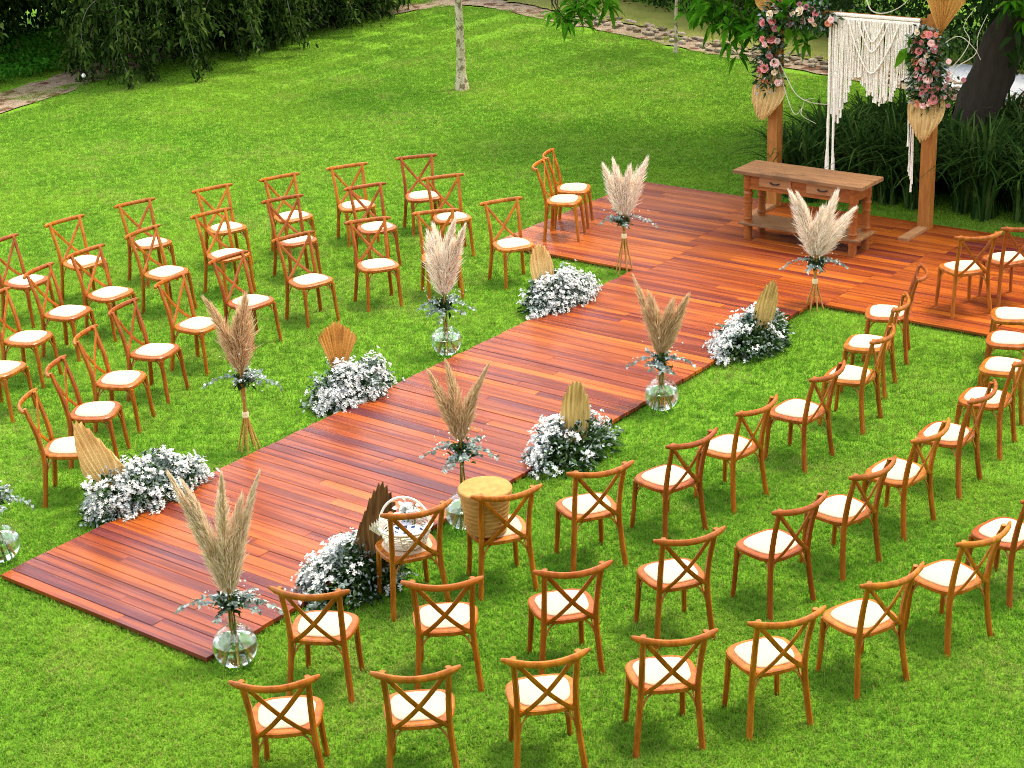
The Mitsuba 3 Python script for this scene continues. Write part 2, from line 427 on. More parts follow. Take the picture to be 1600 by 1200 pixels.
for ix in range(-36, 2):
    for iy in range(3, 36):
        x, y = ix + .5, iy + .5
        q = np.array([x, y, 0]) - EYE
        dz = q @ FWD
        if dz < 4: continue
        u, v = q @ RIGHT / dz, q @ DOWN / dz
        m = 1.3 / dz
        if abs(u) > .294 + m or abs(v) > .2205 + m * .8: continue
        if -10.5 < x < -8.8 and 7.7 < y < 19: continue
        if in_ribbon(x, y, PATH, .34) or in_ribbon(x, y, KERB, .30): continue
        if y > 18 and x < -28.6 or (y > 31) or (y - 27.9 > -.32 * (x + 14.3) - 1 + .9 and y > 26.3 - .3 * (x + 10.9)): continue
        if y > 20.6 and x > -10.6: continue
        dist = np.linalg.norm(q)
        lod = 'turf_near' if dist < 15.5 else 'turf_mid' if dist < 23 else 'turf_far'
        count += 1
        scene['lawn_grass__%03d' % count] = {'type': 'instance', 'to_world': T().translate([x, y, float(ground_z(x, y))]).rotate([0, 0, 1], float(90 * rng.integers(0, 4))),
                                             'group': {'type': 'ref', 'id': '%s_%s' % (lod, 'ab'[rng.integers(0, 2)])}}
tag('lawn_grass', 'short green grass blades of the lawn with a few yellowish patches', 'grass', kind='stuff')

# ------------------------------------------------------------------ wooden aisle and platform
XL, XR, YA, YB, XP, YC = -10.76, -8.42, 7.12, 16.14, -12.88, 19.50
XE = -4.2
rng = np.random.default_rng(21)
aisle = thing('wooden_aisle', 'long glossy reddish hardwood plank walkway laid across the lawn', 'walkway')
put(aisle, 'underframe', mikit.ply(cbox(XL + .03, XR - .03, YA + .03, YB - .02, .004, .030, .002), 'deck_frame'))


def plank(parent, x0, x1, y0, y1, ztop):
    dz = rng.normal(0, .0014)
    m = cbox(x0 + .0012, x1 - .0012, y0 + .0022, y1 - .0022, .032, ztop + dz, .0022)
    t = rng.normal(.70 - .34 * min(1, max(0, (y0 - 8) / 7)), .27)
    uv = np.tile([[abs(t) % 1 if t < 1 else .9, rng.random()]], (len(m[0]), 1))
    put(parent, 'plank', mikit.ply(m, 'deck_plank', uv=uv))


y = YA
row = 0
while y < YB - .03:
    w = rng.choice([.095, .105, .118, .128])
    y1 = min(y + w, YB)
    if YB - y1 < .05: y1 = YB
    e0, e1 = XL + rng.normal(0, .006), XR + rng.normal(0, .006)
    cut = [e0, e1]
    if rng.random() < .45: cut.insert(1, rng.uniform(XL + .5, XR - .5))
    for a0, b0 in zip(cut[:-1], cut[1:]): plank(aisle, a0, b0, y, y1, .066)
    y = y1; row += 1

plat = thing('wooden_platform', 'wide wooden plank stage under the altar table and flower arch', 'platform')
put(plat, 'underframe', mikit.ply(cbox(XP + .03, XE - .03, YB + .03, YC - .03, .004, .028, .002), 'deck_frame'))
y = YB + .004
joints = [XP, -10.62, -8.30, -6.2, XE]
while y < YC - .03:
    w = rng.choice([.095, .105, .118, .128])
    y1 = min(y + w, YC)
    if YC - y1 < .05: y1 = YC
    for k in range(4):
        a0, b0 = joints[k], joints[k + 1]
        if k: a0 += .35 * math.floor((y - YB) / 1.13) * (-1) ** k * .5
        if k < 3: b0 += .35 * math.floor((y - YB) / 1.13) * (-1) ** (k + 1) * .5
        if rng.random() < .35:
            c0 = rng.uniform(a0 + .6, b0 - .6)
            plank(plat, a0, c0, y, y1, .058); plank(plat, c0, b0, y, y1, .058)
        else:
            plank(plat, a0, b0, y, y1, .058)
    y = y1

# ------------------------------------------------------------------ chairs
def arc_pts(a, b, rise, n=9, out=(0, 0, 0)):
    """an arch of bent wood: up from a, flat in the middle, down to b"""
    a, b = np.array(a, float), np.array(b, float)
    t = np.linspace(0, 1, n)
    h = 1 - np.abs(2 * t - 1) ** 3.2
    s = .5 - .5 * np.sign(1 - 2 * t) * np.abs(1 - 2 * t) ** .62
    return a + (b - a) * s[:, None] + np.array([0, 0, 1.0]) * (rise * h)[:, None] + np.array(out) * h[:, None]


def seat_outline(n=36, grow=0.0):
    an = np.linspace(0, 2 * np.pi, n, endpoint=False)
    c, s = np.cos(an), np.sin(an)
    e = .62
    x = np.sign(c) * np.abs(c) ** e; yy = np.sign(s) * np.abs(s) ** e
    wx = .222 + .016 * yy
    return np.c_[x * (wx + grow), yy * (.212 + grow) - .003]


def seat_frame_mesh():
    o = seat_outline(); n = len(o)
    rings = [(o, .436, -.008), (o, .444, 0), (o, .468, 0), (o, .476, -.008), (o, .4775, -.03)]
    v, f = [], []
    for q, z, g in rings:
        qq = seat_outline(grow=g); v.append(np.c_[qq, np.full(n, z)])
    for r in range(len(rings) - 1):
        for k in range(n):
            m = (k + 1) % n
            f += [[r * n + k, r * n + m, (r + 1) * n + m], [r * n + k, (r + 1) * n + m, (r + 1) * n + k]]
    v = np.vstack(v)
    v = np.vstack([v, [[0, 0, .44]]]); c = len(v) - 1
    f += [[c, (k + 1) % n, k] for k in range(n)]
    v2 = np.vstack([v, [[0, 0, .4778]]]); c = len(v2) - 1
    f += [[c, 4 * n + k, 4 * n + (k + 1) % n] for k in range(n)]
    return v2, np.array(f)


def cushion_mesh():
    n = 36
    v, f = [], []
    rings = [(-.047, .474), (-.045, .481), (-.050, .489), (-.068, .497), (-.11, .503)]
    for g, z in rings: v.append(np.c_[seat_outline(grow=g), np.full(n, z)])
    for r in range(len(rings) - 1):
        for k in range(n):
            m = (k + 1) % n
            f += [[r * n + k, r * n + m, (r + 1) * n + m], [r * n + k, (r + 1) * n + m, (r + 1) * n + k]]
    v = np.vstack(v + [np.array([[0, 0, .506]])]); c = len(v) - 1
    f += [[c, (len(rings) - 1) * n + k, (len(rings) - 1) * n + (k + 1) % n] for k in range(n)]
    return v, np.array(f)


def chair_shapes(w):
    S = []
    for s in (-1, 1):
        post = smooth_path([(s * .220, -.225, 0), (s * .200, -.200, .22), (s * .184, -.190, .45), (s * .186, -.222, .66), (s * .194, -.262, .80), (s * .198, -.290, .912)], 13)
        S.append(('back_post', mikit.ply(sweep(post, np.linspace(.0215, .0195, 13), np.r_[np.full(6, .0225), np.linspace(.0225, .0155, 7)], 8, up=(0, 1, .2)), w, smooth=40)))
    for s in (-1, 1):
        leg = smooth_path([(s * .194, .205, 0), (s * .183, .188, .2), (s * .178, .170, .44)], 7)
        S.append(('front_leg', mikit.ply(sweep(leg, np.linspace(.0185, .0215, 7), None, 8, up=(0, 1, 0)), w, smooth=40)))
    xs = np.linspace(-1, 1, 13)
    rail = np.c_[xs * .272, -.284 - .088 * (1 - xs ** 2), .888 + .018 * xs ** 2]
    rz = np.full(13, .0240); ry = np.full(13, .0175)
    rz[[0, -1]] *= .55; ry[[0, -1]] *= .6
    S.append(('top_rail', mikit.ply(sweep(rail, ry, rz, 8), w, smooth=50)))
    for s in (-1, 1):
        sl = smooth_path([(s * .185, -.270, .862), (s * .09, -.264 - .0035 * s, .735), (0, -.247 - .0045 * s, .618), (-s * .09, -.226 - .0035 * s, .52), (-s * .172, -.203, .448)], 9)
        S.append(('cross_slat', mikit.ply(sweep(sl, .0185, .006, 6, up=(0, 1, .25)), w, smooth=False)))
    S.append(('seat_frame', mikit.ply(seat_frame_mesh(), w, smooth=35)))
    S.append(('cushion', mikit.ply(cushion_mesh(), 'cushion_cloth', smooth=60)))
    for a, b, o in (((-.19, -.195, .27), (.19, -.195, .27), (0, .03, 0)), ((-.181, .185, .27), (.181, .185, .27), (0, -.03, 0)), ((-.19, -.19, .27), (-.181, .178, .27), (.025, 0, 0)), ((.19, -.19, .27), (.181, .178, .27), (-.025, 0, 0))):
        S.append(('bent_brace', mikit.ply(sweep(arc_pts(a, b, .163, 11, o), .0075, None, 6), 'chair_wood_pale', smooth=50)))
    return S


CHAIRS = [('R1',-6.95,6.47,39),('R2',-6.31,6.98,41),('R3',-5.77,7.55,45),('R4',-5.28,8.15,46),('R5',-4.84,8.72,56),('R6',-4.55,9.51,68),('R7',-4.31,10.35,72),('R8',-4.24,11.21,76),('M1',-7.53,7.41,29),('M2',-6.90,7.96,40),('M3',-6.34,8.54,51),('M4',-5.95,9.34,57),('M5',-5.58,10.12,73),('M6',-5.44,10.92,78),('M7',-5.38,11.78,83),('M8',-5.36,12.68,91),('M9',-5.41,13.58,96),('M10',-5.56,14.38,101),('M11',-5.80,15.06,107),('M12',-6.04,15.73,113),('I1',-7.82,8.65,59),('I2',-7.44,9.25,54),('I3',-7.09,9.93,57),('I4',-6.86,10.70,75),('I5',-6.75,11.50,82),('I6',-6.65,12.49,85),('I7',-6.65,13.47,95),('I8',-6.88,14.30,103),('I9',-7.12,15.18,113),('L1',-11.80,15.19,-119),('L2',-12.22,14.41,-133),('L3',-12.65,13.79,-121),('L4',-12.91,12.99,-106),('L5',-12.97,12.13,-94),('L6',-12.92,11.32,-80),('L7',-12.70,10.54,-72),('L8',-12.40,9.84,-62),('L9',-11.98,9.18,-55),('L10',-11.53,8.51,-50),('LM1',-13.12,15.70,-124),('LM2',-13.65,14.92,-117),('LM3',-14.14,14.04,-111),('LM4',-14.43,13.21,-102),('LM5',-14.55,12.38,-88),('LM6',-14.52,11.54,-88),('LM7',-14.43,10.87,-73),('LM8',-14.13,10.12,-66),('LM9',-13.64,9.40,-73),('LO1',-14.07,16.29,-127),('LO2',-14.52,15.54,-122),('LO3',-14.89,14.77,-111),('LO4',-15.25,13.99,-109),('LO5',-15.59,13.07,-103),('LO6',-15.71,12.17,-96),('LO7',-15.71,11.34,-81),('P1',-12.24,16.83,-66),('P2',-12.46,17.33,-63),('P3',-6.99,16.73,51),('P4',-6.72,17.25,54)]
ORD = ['', 'first', 'second', 'third', 'fourth', 'fifth', 'sixth', 'seventh', 'eighth', 'ninth', 'tenth', 'eleventh', 'twelfth', 'thirteenth', 'fourteenth', 'fifteenth']
ROWS = {'R': ('cross-back chair %s from the near end of the outermost row right of the aisle', 'chairs in the outermost row right of the aisle'),
        'M': ('cross-back chair %s from the near end of the middle row right of the aisle', 'chairs in the middle row right of the aisle'),
        'I': ('cross-back chair %s from the near end of the innermost row right of the aisle', 'chairs in the innermost row right of the aisle'),
        'L': ('cross-back chair %s from the platform in the innermost row left of the aisle', 'chairs in the innermost row left of the aisle'),
        'LM': ('cross-back chair %s from the platform in the middle row left of the aisle', 'chairs in the middle row left of the aisle'),
        'LO': ('cross-back chair %s from the platform in the outermost row left of the aisle', 'chairs in the outermost row left of the aisle')}
SPECIAL = {'I1': 'cross-back chair holding the white wicker basket beside the aisle', 'I2': 'cross-back chair holding the tall straw box beside the aisle',
           'P1': 'front cross-back chair of the pair on the left end of the platform', 'P2': 'rear cross-back chair of the pair on the left end of the platform',
           'P3': 'inner cross-back chair of the pair on the right end of the platform', 'P4': 'outer cross-back chair of the pair on the right end of the platform'}
SHAPES = {w: chair_shapes(w) for w in CHAIR_WOODS}
rng = np.random.default_rng(3)
for name, x, y, th in CHAIRS:
    r = name.rstrip('0123456789'); k = int(name[len(r):])
    if name in SPECIAL:
        lab = SPECIAL[name]; grp = 'pairs of chairs on the platform' if r == 'P' else ROWS[r][1]
    else:
        lab = ROWS[r][0] % ORD[k]; grp = ROWS[r][1]
    key = thing('cross_back_chair', lab, 'chair', grp)
    tw = place(x, y, .058 if r == 'P' else -.004, th).rotate([1, 0, 0], float(rng.normal(0, .5))).rotate([0, 1, 0], float(rng.normal(0, .5)))
    w_ = CHAIR_WOODS[rng.integers(0, 4)]
    for part, shape in SHAPES[w_]:
        put(key, part, shape, tw)

# ------------------------------------------------------------------ altar table
def moved(m, x=0, y=0, z=0, deg=0, s=1.0):
    v = np.asarray(m[0], float) * s
    c, sn = math.cos(math.radians(deg)), math.sin(math.radians(deg))
    v = np.c_[v[:, 0] * c - v[:, 1] * sn, v[:, 0] * sn + v[:, 1] * c, v[:, 2]] + [x, y, z]
    return (v, m[1]) + tuple(m[2:])


TZ = .058
tb = thing('altar_table', 'rustic reddish wooden console table with two drawers and a low shelf', 'table')
tw = place(-9.545, 18.03, TZ, 0)
put(tb, 'tabletop', mikit.ply(cbox(-.855, .855, -.275, .275, .822, .868, .008), 'table_top_wood'), tw)
put(tb, 'apron', mikit.ply(cat([cbox(-.70, .70, -.195, -.172, .655, .822, .001), cbox(-.70, .70, .172, .195, .655, .822, .001), cbox(-.735, -.712, -.16, .16, .655, .822, .001), cbox(.712, .735, -.16, .16, .655, .822, .001), cbox(-.66, .66, -.212, -.1965, .640, .668, .003)]), 'table_wood'), tw)
for s in (-1, 1):
    dk = put(tb, 'drawer', mikit.ply(cbox(s * .315 - .215, s * .315 + .215, -.208, -.1955, .690, .805, .003), 'drawer_wood'), tw)
    put(dk, 'handle', mikit.ply(moved(sweep(smooth_path([(-.06, 0, 0), (-.03, -.016, -.012), (.03, -.016, -.012), (.06, 0, 0)], 9), .012, .009, 6), s * .315, -.214, .752), 'dark_metal'), tw)
prof = [(.050, .0), (.050, .13), (.056, .135), (.056, .21), (.048, .215), (.046, .24), (.060, .26), (.046, .285), (.044, .44), (.056, .47), (.046, .50), (.058, .56), (.062, .575), (.046, .60), (.058, .64), (.058, .822)]
for sx in (-1, 1):
    for sy in (-1, 1):
        put(tb, 'leg', mikit.ply(moved(lathe(prof, 12), sx * .70, sy * .165), 'table_wood', smooth=35), tw)
put(tb, 'shelf', mikit.ply(cbox(-.80, .80, -.235, .235, .185, .210, .004), 'table_top_wood'), tw)

# ------------------------------------------------------------------ wedding arch
AY = 19.30
arch = thing('wooden_arch', 'square timber arch of two posts and a beam behind the altar table', 'arch')
for x in (-10.69, -8.59):
    put(arch, 'post', mikit.ply(cbox(x - .07, x + .07, AY - .07, AY + .07, .058, 2.66, .004), 'post_wood'))
put(arch, 'beam', mikit.ply(cbox(-10.62 + .001, -8.66 - .001, AY - .045, AY + .045, 2.50, 2.60, .004), 'post_wood'))
put(arch, 'foot_board', mikit.ply(cbox(-8.655, -8.525, AY - .62, AY - .072, .0585, .098, .004), 'drawer_wood'))
put(arch, 'foot_board', mikit.ply(cbox(-10.755, -10.625, AY - .62, AY - .072, .0585, .098, .004), 'drawer_wood'))

# macrame
rng = np.random.default_rng(8)
mac = thing('macrame_hanging', 'cream knotted macrame wall hanging draped from the arch beam', 'macrame')
MX0, MX1, MY, MZ = -9.86, -8.74, AY - .075, 2.60
put(mac, 'top_band', mikit.ply(cat([sweep([(MX0, MY + .0, MZ - .01), (MX1, MY, MZ - .01)], .022, .022, 8), sweep([(MX0, MY - .005, MZ - .055), (MX1, MY - .005, MZ - .055)], .014, .02, 8)]), 'cord', smooth=40))


def cord_len(t):
    pts = [(0, 1.15), (.10, 1.22), (.17, .95), (.24, .72), (.32, .66), (.42, .84), (.55, .98), (.66, .93), (.78, .74), (.86, .62), (.92, .9), (.96, 1.75), (1, 1.95)]
    return np.interp(t, *zip(*pts))


fr = []
N = 112
for q in range(N):
    t = (q + .5) / N
    x = MX0 + (MX1 - MX0) * t
    L = cord_len(t) * (1 + rng.normal(0, .03))
    n = 9
    zz = np.linspace(0, L, n)
    sway = np.cumsum(rng.normal(0, .0035, n)); dep = MY - .012 + np.cumsum(rng.normal(0, .003, n)) - (.012 if q % 2 else 0)
    rr = np.full(n, .0072 + rng.random() * .002); rr[-1] *= 1.6
    fr.append(sweep(np.c_[x + sway, dep, MZ - .06 - zz], rr, None, 5))
put(mac, 'fringe', mikit.ply(cat(fr), 'cord', smooth=50), kind='stuff')
for x, L, r in ((MX0 - .035, 1.92, .017), (MX0 + .045, 1.93, .014)):
    n = 14
    zz = np.linspace(0, L, n)
    rr = r * (1 + .12 * np.sin(zz * 30)); rr[-2:] *= 1.5
    put(mac, 'long_cord', mikit.ply(sweep(np.c_[x + np.cumsum(rng.normal(0, .002, n)), np.full(n, MY - .03), MZ - .02 - zz], rr, None, 7), 'cord', smooth=50))
for (x0, x1, drop) in ((.30, .66, .36), (.18, .78, .62), (.36, .60, .24)):
    p = [(MX0 + (MX1 - MX0) * x0, MY - .035, MZ - .06), (MX0 + (MX1 - MX0) * (x0 * .6 + .48 * .4), MY - .045, MZ - .06 - drop * .55), (MX0 + (MX1 - MX0) * .48, MY - .05, MZ - .06 - drop), (MX0 + (MX1 - MX0) * (x1 * .6 + .48 * .4), MY - .045, MZ - .06 - drop * .55), (MX0 + (MX1 - MX0) * x1, MY - .035, MZ - .06)]
    put(mac, 'knotted_swag', mikit.ply(sweep(smooth_path(p, 21), .010 * (1 + .25 * np.sin(np.arange(21) * 2.1)), None, 6), 'cord', smooth=50))

# ------------------------------------------------------------------ dried palm leaves (pleated fans)
def fan(w, h, pleats=13, tip='spade', cup=.10, amp=.016, seed=0):
    """a pleated dry leaf standing in the xz plane, base at the origin"""
    rng = np.random.default_rng(seed)
    k = 2 * pleats + 1
    a = np.linspace(-1, 1, k)
    rows = 9
    v, uv = [], []
    for j in range(rows):
        t = j / (rows - 1)
        if tip == 'spade':
            edge = (1 - np.abs(a) ** 1.7 * .62)
            half = w * .5 * np.sin(np.pi * min(t * .62 + .06, .5)) ** .8
            zz = h * t * edge
            xx = a * half * (1 - .18 * t * t)
        elif tip == 'round':
            q = .14 + .78 * t
            edge = 1 - .22 * np.abs(a) ** 2.2
            half = w * .5 * math.sqrt(max(0, 1 - (2 * q - 1) ** 2))
            zz = h * t * edge
            xx = a * max(half, .02)
        elif tip == 'spear':
            edge = 1 - np.abs(a) ** 2 * .35
            half = w * .5 * (.55 + .45 * math.sin(math.pi * (.15 + .55 * t)))
            zz = h * t * edge
            xx = a * half
        else:  # open fan
            ang = a * .72
            zz = h * (.08 + .92 * t) * np.cos(ang) * (1 - .10 * np.abs(a))
            xx = h * (.08 + .92 * t) * np.sin(ang) * w / h * 1.05
        yy = amp * (1 if tip != 'spear' else .8) * np.where(np.arange(k) % 2, 1, -1) * (.3 + .7 * t) + cup * (xx / w) ** 2 * 4 - cup * .8 * t * t
        if j == rows - 1: zz = zz + np.where(np.arange(k) % 2, .018, -.012) + rng.normal(0, .008, k)
        v.append(np.c_[xx, yy, zz]); uv.append(np.c_[(a + 1) / 2, np.full(k, t)])
    v = np.vstack(v); uv = np.vstack(uv)
    i, j = np.meshgrid(np.arange(rows - 1), np.arange(k - 1), indexing='ij')
    q = i * k + j
    f = np.vstack([np.stack([q, q + 1, q + k + 1], -1).reshape(-1, 3), np.stack([q, q + k + 1, q + k], -1).reshape(-1, 3)])
    return v, f, uv


def fan_ply(bsdf, *a, **k):
    m = fan(*a, **k)
    return mikit.ply((m[0], m[1]), bsdf, uv=m[2])


# ------------------------------------------------------------------ roses, garlands
def rose_mesh(seed):
    rng = np.random.default_rng(seed)
    out = []
    for ring, (n, R, lift, op) in enumerate(((3, .42, .55, .25), (4, .68, .42, .6), (5, .95, .18, 1.0))):
        for q in range(n):
            a = 2 * np.pi * (q + .4 * ring) / n + rng.normal(0, .1)
            ts = np.linspace(-1, 1, 4); rs = np.array([.15, .6, 1.0])
            v = []
            for r in rs:
                an = a + ts * (1.0 if ring else 1.2) * .75
                rad = R * r ** .8 * (1 - .06 * ts ** 2)
                z = lift * r ** 1.5 + .12 * (1 - op) - .25 * op * (r ** 2) * .5 + .10 * np.abs(ts) * r
                v.append(np.c_[rad * np.cos(an), rad * np.sin(an), np.broadcast_to(z, 4) + rng.normal(0, .02, 4)])
            v = np.vstack(v)
            f = []
            for i2 in range(2):
                for j2 in range(3):
                    b = i2 * 4 + j2
                    f += [[b, b + 4, b + 5], [b, b + 5, b + 1]]
            out.append((v, np.array(f)))
    return cat(out)


ROSES = {nm: [mikit.ply(rose_mesh(s + 3 * i), nm, smooth=True) for s in range(2)] for i, nm in enumerate(('rose_pink', 'rose_blush', 'rose_cream', 'rose_coral', 'rose_dusk'))}


def facing(d, rng):
    """rotation that turns +z to d"""
    d = unit(np.asarray(d, float))
    a = unit(np.cross(d, unit(rng.normal(size=3))))
    b = np.cross(d, a)
    m = np.eye(4); m[:3, 0], m[:3, 1], m[:3, 2] = a, b, d
    return m


def tow(pos, rot, s):
    m = np.array(rot); m[:3, :3] *= s; m[:3, 3] = pos
    return T(m.tolist())


def garland(key, centres, spread, n_roses, n_leaf, seed, pal, back=-.10, big=.060):
    rng = np.random.default_rng(seed)
    c = np.asarray(centres, float)
    seg = rng.integers(0, len(c) - 1, n_leaf); t = rng.random(n_leaf)[:, None]
    base = c[seg] * (1 - t) + c[seg + 1] * t
    off = rand_dirs(rng, n_leaf) * (rng.random(n_leaf) ** .6)[:, None] * np.array(spread)
    d = unit(off + rng.normal(0, .08, off.shape) + [0, -.05, 0])
    third = n_leaf // 3
    put(key, 'foliage', uply(leaves(base[third:] + off[third:], d[third:], .07 + .06 * rng.random(n_leaf - third), .03, rng, roll=.9), 'deep_leaf'), kind='stuff')
    put(key, 'eucalyptus', uply(leaves(base[:third] + off[:third] * 1.15, d[:third], .055, .032, rng, roll=.9), 'blue_leaf'), kind='stuff')
    done = []
    tries = 0
    while len(done) < n_roses and tries < 4000:
        tries += 1
        s = rng.integers(0, len(c) - 1); tt = rng.random()
        b = c[s] * (1 - tt) + c[s + 1] * tt
        o = rand_dirs(rng, 1)[0]
        o[1] = -abs(o[1]) - .35; o = unit(o)
        p = b + o * np.array(spread) * .8
        r = big * (.6 + .65 * rng.random())
        if all(np.linalg.norm(p - q) > .72 * (r + r2) for q, r2 in done):
            done.append((p, r))
            nm = pal[rng.integers(0, len(pal))]
            put(key, 'rose', ROSES[nm][rng.integers(0, 2)], tow(p, facing(o + [0, -.5, .25], rng), r))


gl = thing('floral_garland', 'pink and cream rose garland on the left post and left end of the beam', 'flower garland', 'rose garlands on the arch')
garland(gl, [(-10.70, AY - .13, 1.66), (-10.72, AY - .13, 2.1), (-10.68, AY - .12, 2.52), (-10.3, AY - .12, 2.58), (-9.92, AY - .12, 2.56)], (.20, .13, .17), 34, 1500, 31, ['rose_pink', 'rose_blush', 'rose_blush', 'rose_cream', 'rose_coral', 'rose_dusk'])
put(gl, 'palm_leaf', fan_ply('palm_dry', .47, .58, 8, 'round', .05, .014, 1), T().translate([-10.70, AY - .12, 1.80]).rotate([1, 0, 0], -9).rotate([0, 1, 0], 186))
put(gl, 'palm_leaf', fan_ply('palm_orange', .52, .50, 9, 'spade', .08, .014, 2), T().translate([-10.74, AY - .05, 2.52]).rotate([1, 0, 0], 6))
rg = np.random.default_rng(77)


def leaf_tuft(key, name, c, n, L, W, bsdf, seed, spread=.06, face=(0, -.5, .2)):
    r = np.random.default_rng(seed)
    d = unit(rand_dirs(r, n) + np.array(face))
    put(key, name, uply(leaves(np.array(c) + r.normal(0, spread, (n, 3)), d, L * (.7 + .6 * r.random(n)), W, r, roll=.8), bsdf))


leaf_tuft(gl, 'green_leaf', (-10.42, AY - .16, 2.62), 12, .24, .11, 'bright_leaf', 1)
leaf_tuft(gl, 'green_leaf', (-10.47, AY - .20, 2.40), 6, .17, .10, 'bright_leaf', 2)
leaf_tuft(gl, 'green_leaf', (-10.88, AY - .12, 2.26), 7, .20, .10, 'bright_leaf', 3)
gr = thing('floral_garland', 'pink rose garland with dark foliage running down the right post', 'flower garland', 'rose garlands on the arch')
garland(gr, [(-8.58, AY - .13, 1.66), (-8.60, AY - .13, 2.0), (-8.62, AY - .13, 2.46)], (.22, .13, .14), 32, 1500, 32, ['rose_pink', 'rose_pink', 'rose_blush', 'rose_coral', 'rose_cream', 'rose_pink'])
put(gr, 'palm_leaf', fan_ply('palm_dry', .48, .60, 8, 'round', .05, .014, 3), T().translate([-8.60, AY - .12, 1.80]).rotate([1, 0, 0], -9).rotate([0, 1, 0], 178))
put(gr, 'palm_leaf', fan_ply('palm_orange', .36, .62, 11, 'fan', .08, .014, 4), T().translate([-8.47, AY - .10, 2.44]).rotate([1, 0, 0], 6).rotate([0, 1, 0], 4))
leaf_tuft(gr, 'green_leaf', (-8.84, AY - .15, 2.28), 5, .20, .11, 'bright_leaf', 4, .03)
leaf_tuft(gr, 'side_foliage', (-8.38, AY - .08, 1.80), 90, .06, .03, 'deep_leaf', 5, .10)
for q in range(16):
    p = np.array([-8.36, AY - .12, 1.78]) + rg.normal(0, 1, 3) * [.06, .03, .14]
    put(gr, 'rose', ROSES[['rose_blush', 'rose_dusk'][q % 2]][q % 2], tow(p, facing((.4, -.8, .3), rg), .024 + .014 * rg.random()))


def twig(key, pts, r=.008, n=24):
    put(key, 'curly_twig', mikit.ply(sweep(smooth_path(pts, n), np.linspace(r, r * .45, n), None, 5), 'twig', smooth=50))


A = AY - .12
twig(gl, [(-10.60, A, 2.0), (-10.45, A - .04, 1.78), (-10.30, A - .05, 1.58), (-10.10, A - .05, 1.50), (-9.82, A - .02, 1.49)])
twig(gl, [(-10.62, A, 1.95), (-10.35, A - .05, 1.36), (-10.22, A - .05, 1.42), (-10.18, A - .05, 1.52), (-10.05, A - .02, 1.55)], .006)
twig(gl, [(-10.22, A - .05, 1.42), (-10.20, A - .08, 1.33), (-10.02, A - .05, 1.24)], .006)
twig(gr, [(-8.52, A, 1.75), (-8.30, A - .05, 1.92), (-8.22, A - .05, 2.10), (-8.02, A, 2.26), (-8.0, A, 2.48), (-7.92, A + .05, 2.72)])
twig(gr, [(-8.50, A, 1.80), (-8.34, A - .05, 2.02), (-8.16, A - .05, 2.24), (-8.10, A, 2.42), (-8.18, A, 2.58), (-8.06, A + .05, 2.80)], .007)
twig(gr, [(-8.48, A, 2.3), (-8.22, A - .05, 2.46), (-8.02, A - .05, 2.34), (-7.95, A, 2.2)], .006)
twig(gr, [(-9.42, A, 2.80), (-9.32, A - .05, 2.68), (-9.16, A - .05, 2.66), (-8.98, A, 2.74), (-8.82, A, 2.9)], .009)

# ------------------------------------------------------------------ pampas arrangements
def plume(base, tip, width, rng, n=700, droop=.10, hair=.10):
    base, tip = np.array(base, float), np.array(tip, float)
    L = np.linalg.norm(tip - base)
    side = unit(np.r_[unit((tip - base)[:2]) + rng.normal(0, .7, 2), 0])
    droop = droop + .03 + .07 * rng.random()
    def at(t):
        return base + (tip - base) * t[:, None] + side * (droop * L * (t ** 2))[:, None] - np.array([0, 0, 1.0]) * (droop * .4 * L * t ** 3)[:, None]
    t = rng.random(n) ** .85
    root = at(t)
    ax = unit(at(np.minimum(t + .02, 1.02)) - root)
    prof = np.sin(np.pi * np.clip(.12 + .86 * t, 0, 1)) ** .75 * (1 - .45 * t) + .04
    rad = unit(np.cross(ax, rand_dirs(rng, n)))
    out = rad * (width * .66 * prof * (.20 + .80 * rng.random(n) + .5 * (rng.random(n) < .06)))[:, None]
    hl = hair * (.6 + .8 * rng.random(n))
    end = root + out + ax * hl[:, None] - np.array([0, 0, .022])
    mid = root + out * .66 + ax * (hl * .48)[:, None]
    w = unit(np.cross(end - root, rand_dirs(rng, n))) * (.0022 + .0018 * rng.random(n))[:, None]
    v = np.stack([root, mid - w, mid + w, end], 1)
    f = (np.arange(n)[:, None, None] * 4 + np.array([[0, 1, 2], [1, 3, 2]])[None]).reshape(-1, 3)
    uv = np.repeat(np.c_[rng.random(n), rng.random(n)], 4, 0)
    return v.reshape(-1, 3), f, uv


def sprig(base, d, L, rng, leaf=.045, n=22, droop=.25):
    base = np.array(base, float); d = unit(np.array(d, float))
    t = np.linspace(.12, 1, n)
    p = base + d * (L * t)[:, None] - np.array([0, 0, 1.0]) * (droop * L * t ** 2)[:, None]
    stem = sweep(base + d * (L * np.linspace(0, 1, 6))[:, None] - np.array([0, 0, 1.0]) * (droop * L * np.linspace(0, 1, 6) ** 2)[:, None], .0032, None, 4)
    ax = unit(np.gradient(p, axis=0))
    s = unit(np.cross(ax, [0, 0, 1.0])) * np.where(np.arange(n) % 2, 1, -1)[:, None]
    dd = unit(s + ax * .35 + rng.normal(0, .45, (n, 3)))
    m = leaves(p, dd, leaf * (.75 + .5 * rng.random(n)), leaf * .72, rng, fold=.12, droop=.1, roll=.6)
    return joinuv([m, (stem[0], stem[1], np.tile([[.95, .5]], (len(stem[0]), 1)))])


def vase_glass(r=.162):
    th = .004
    an = np.linspace(-1.36, 1.27, 19)
    out = [(r * math.cos(q) * 1.0, r + r * math.sin(q) * 1.0) for q in an]
    out = [(0.0005, out[0][1] - .0005)] + out + [(.047, 2 * r + .010), (.046, 2 * r + .035), (.052, 2 * r + .05)]
    return lathe(np.array(out), 28, False, False)


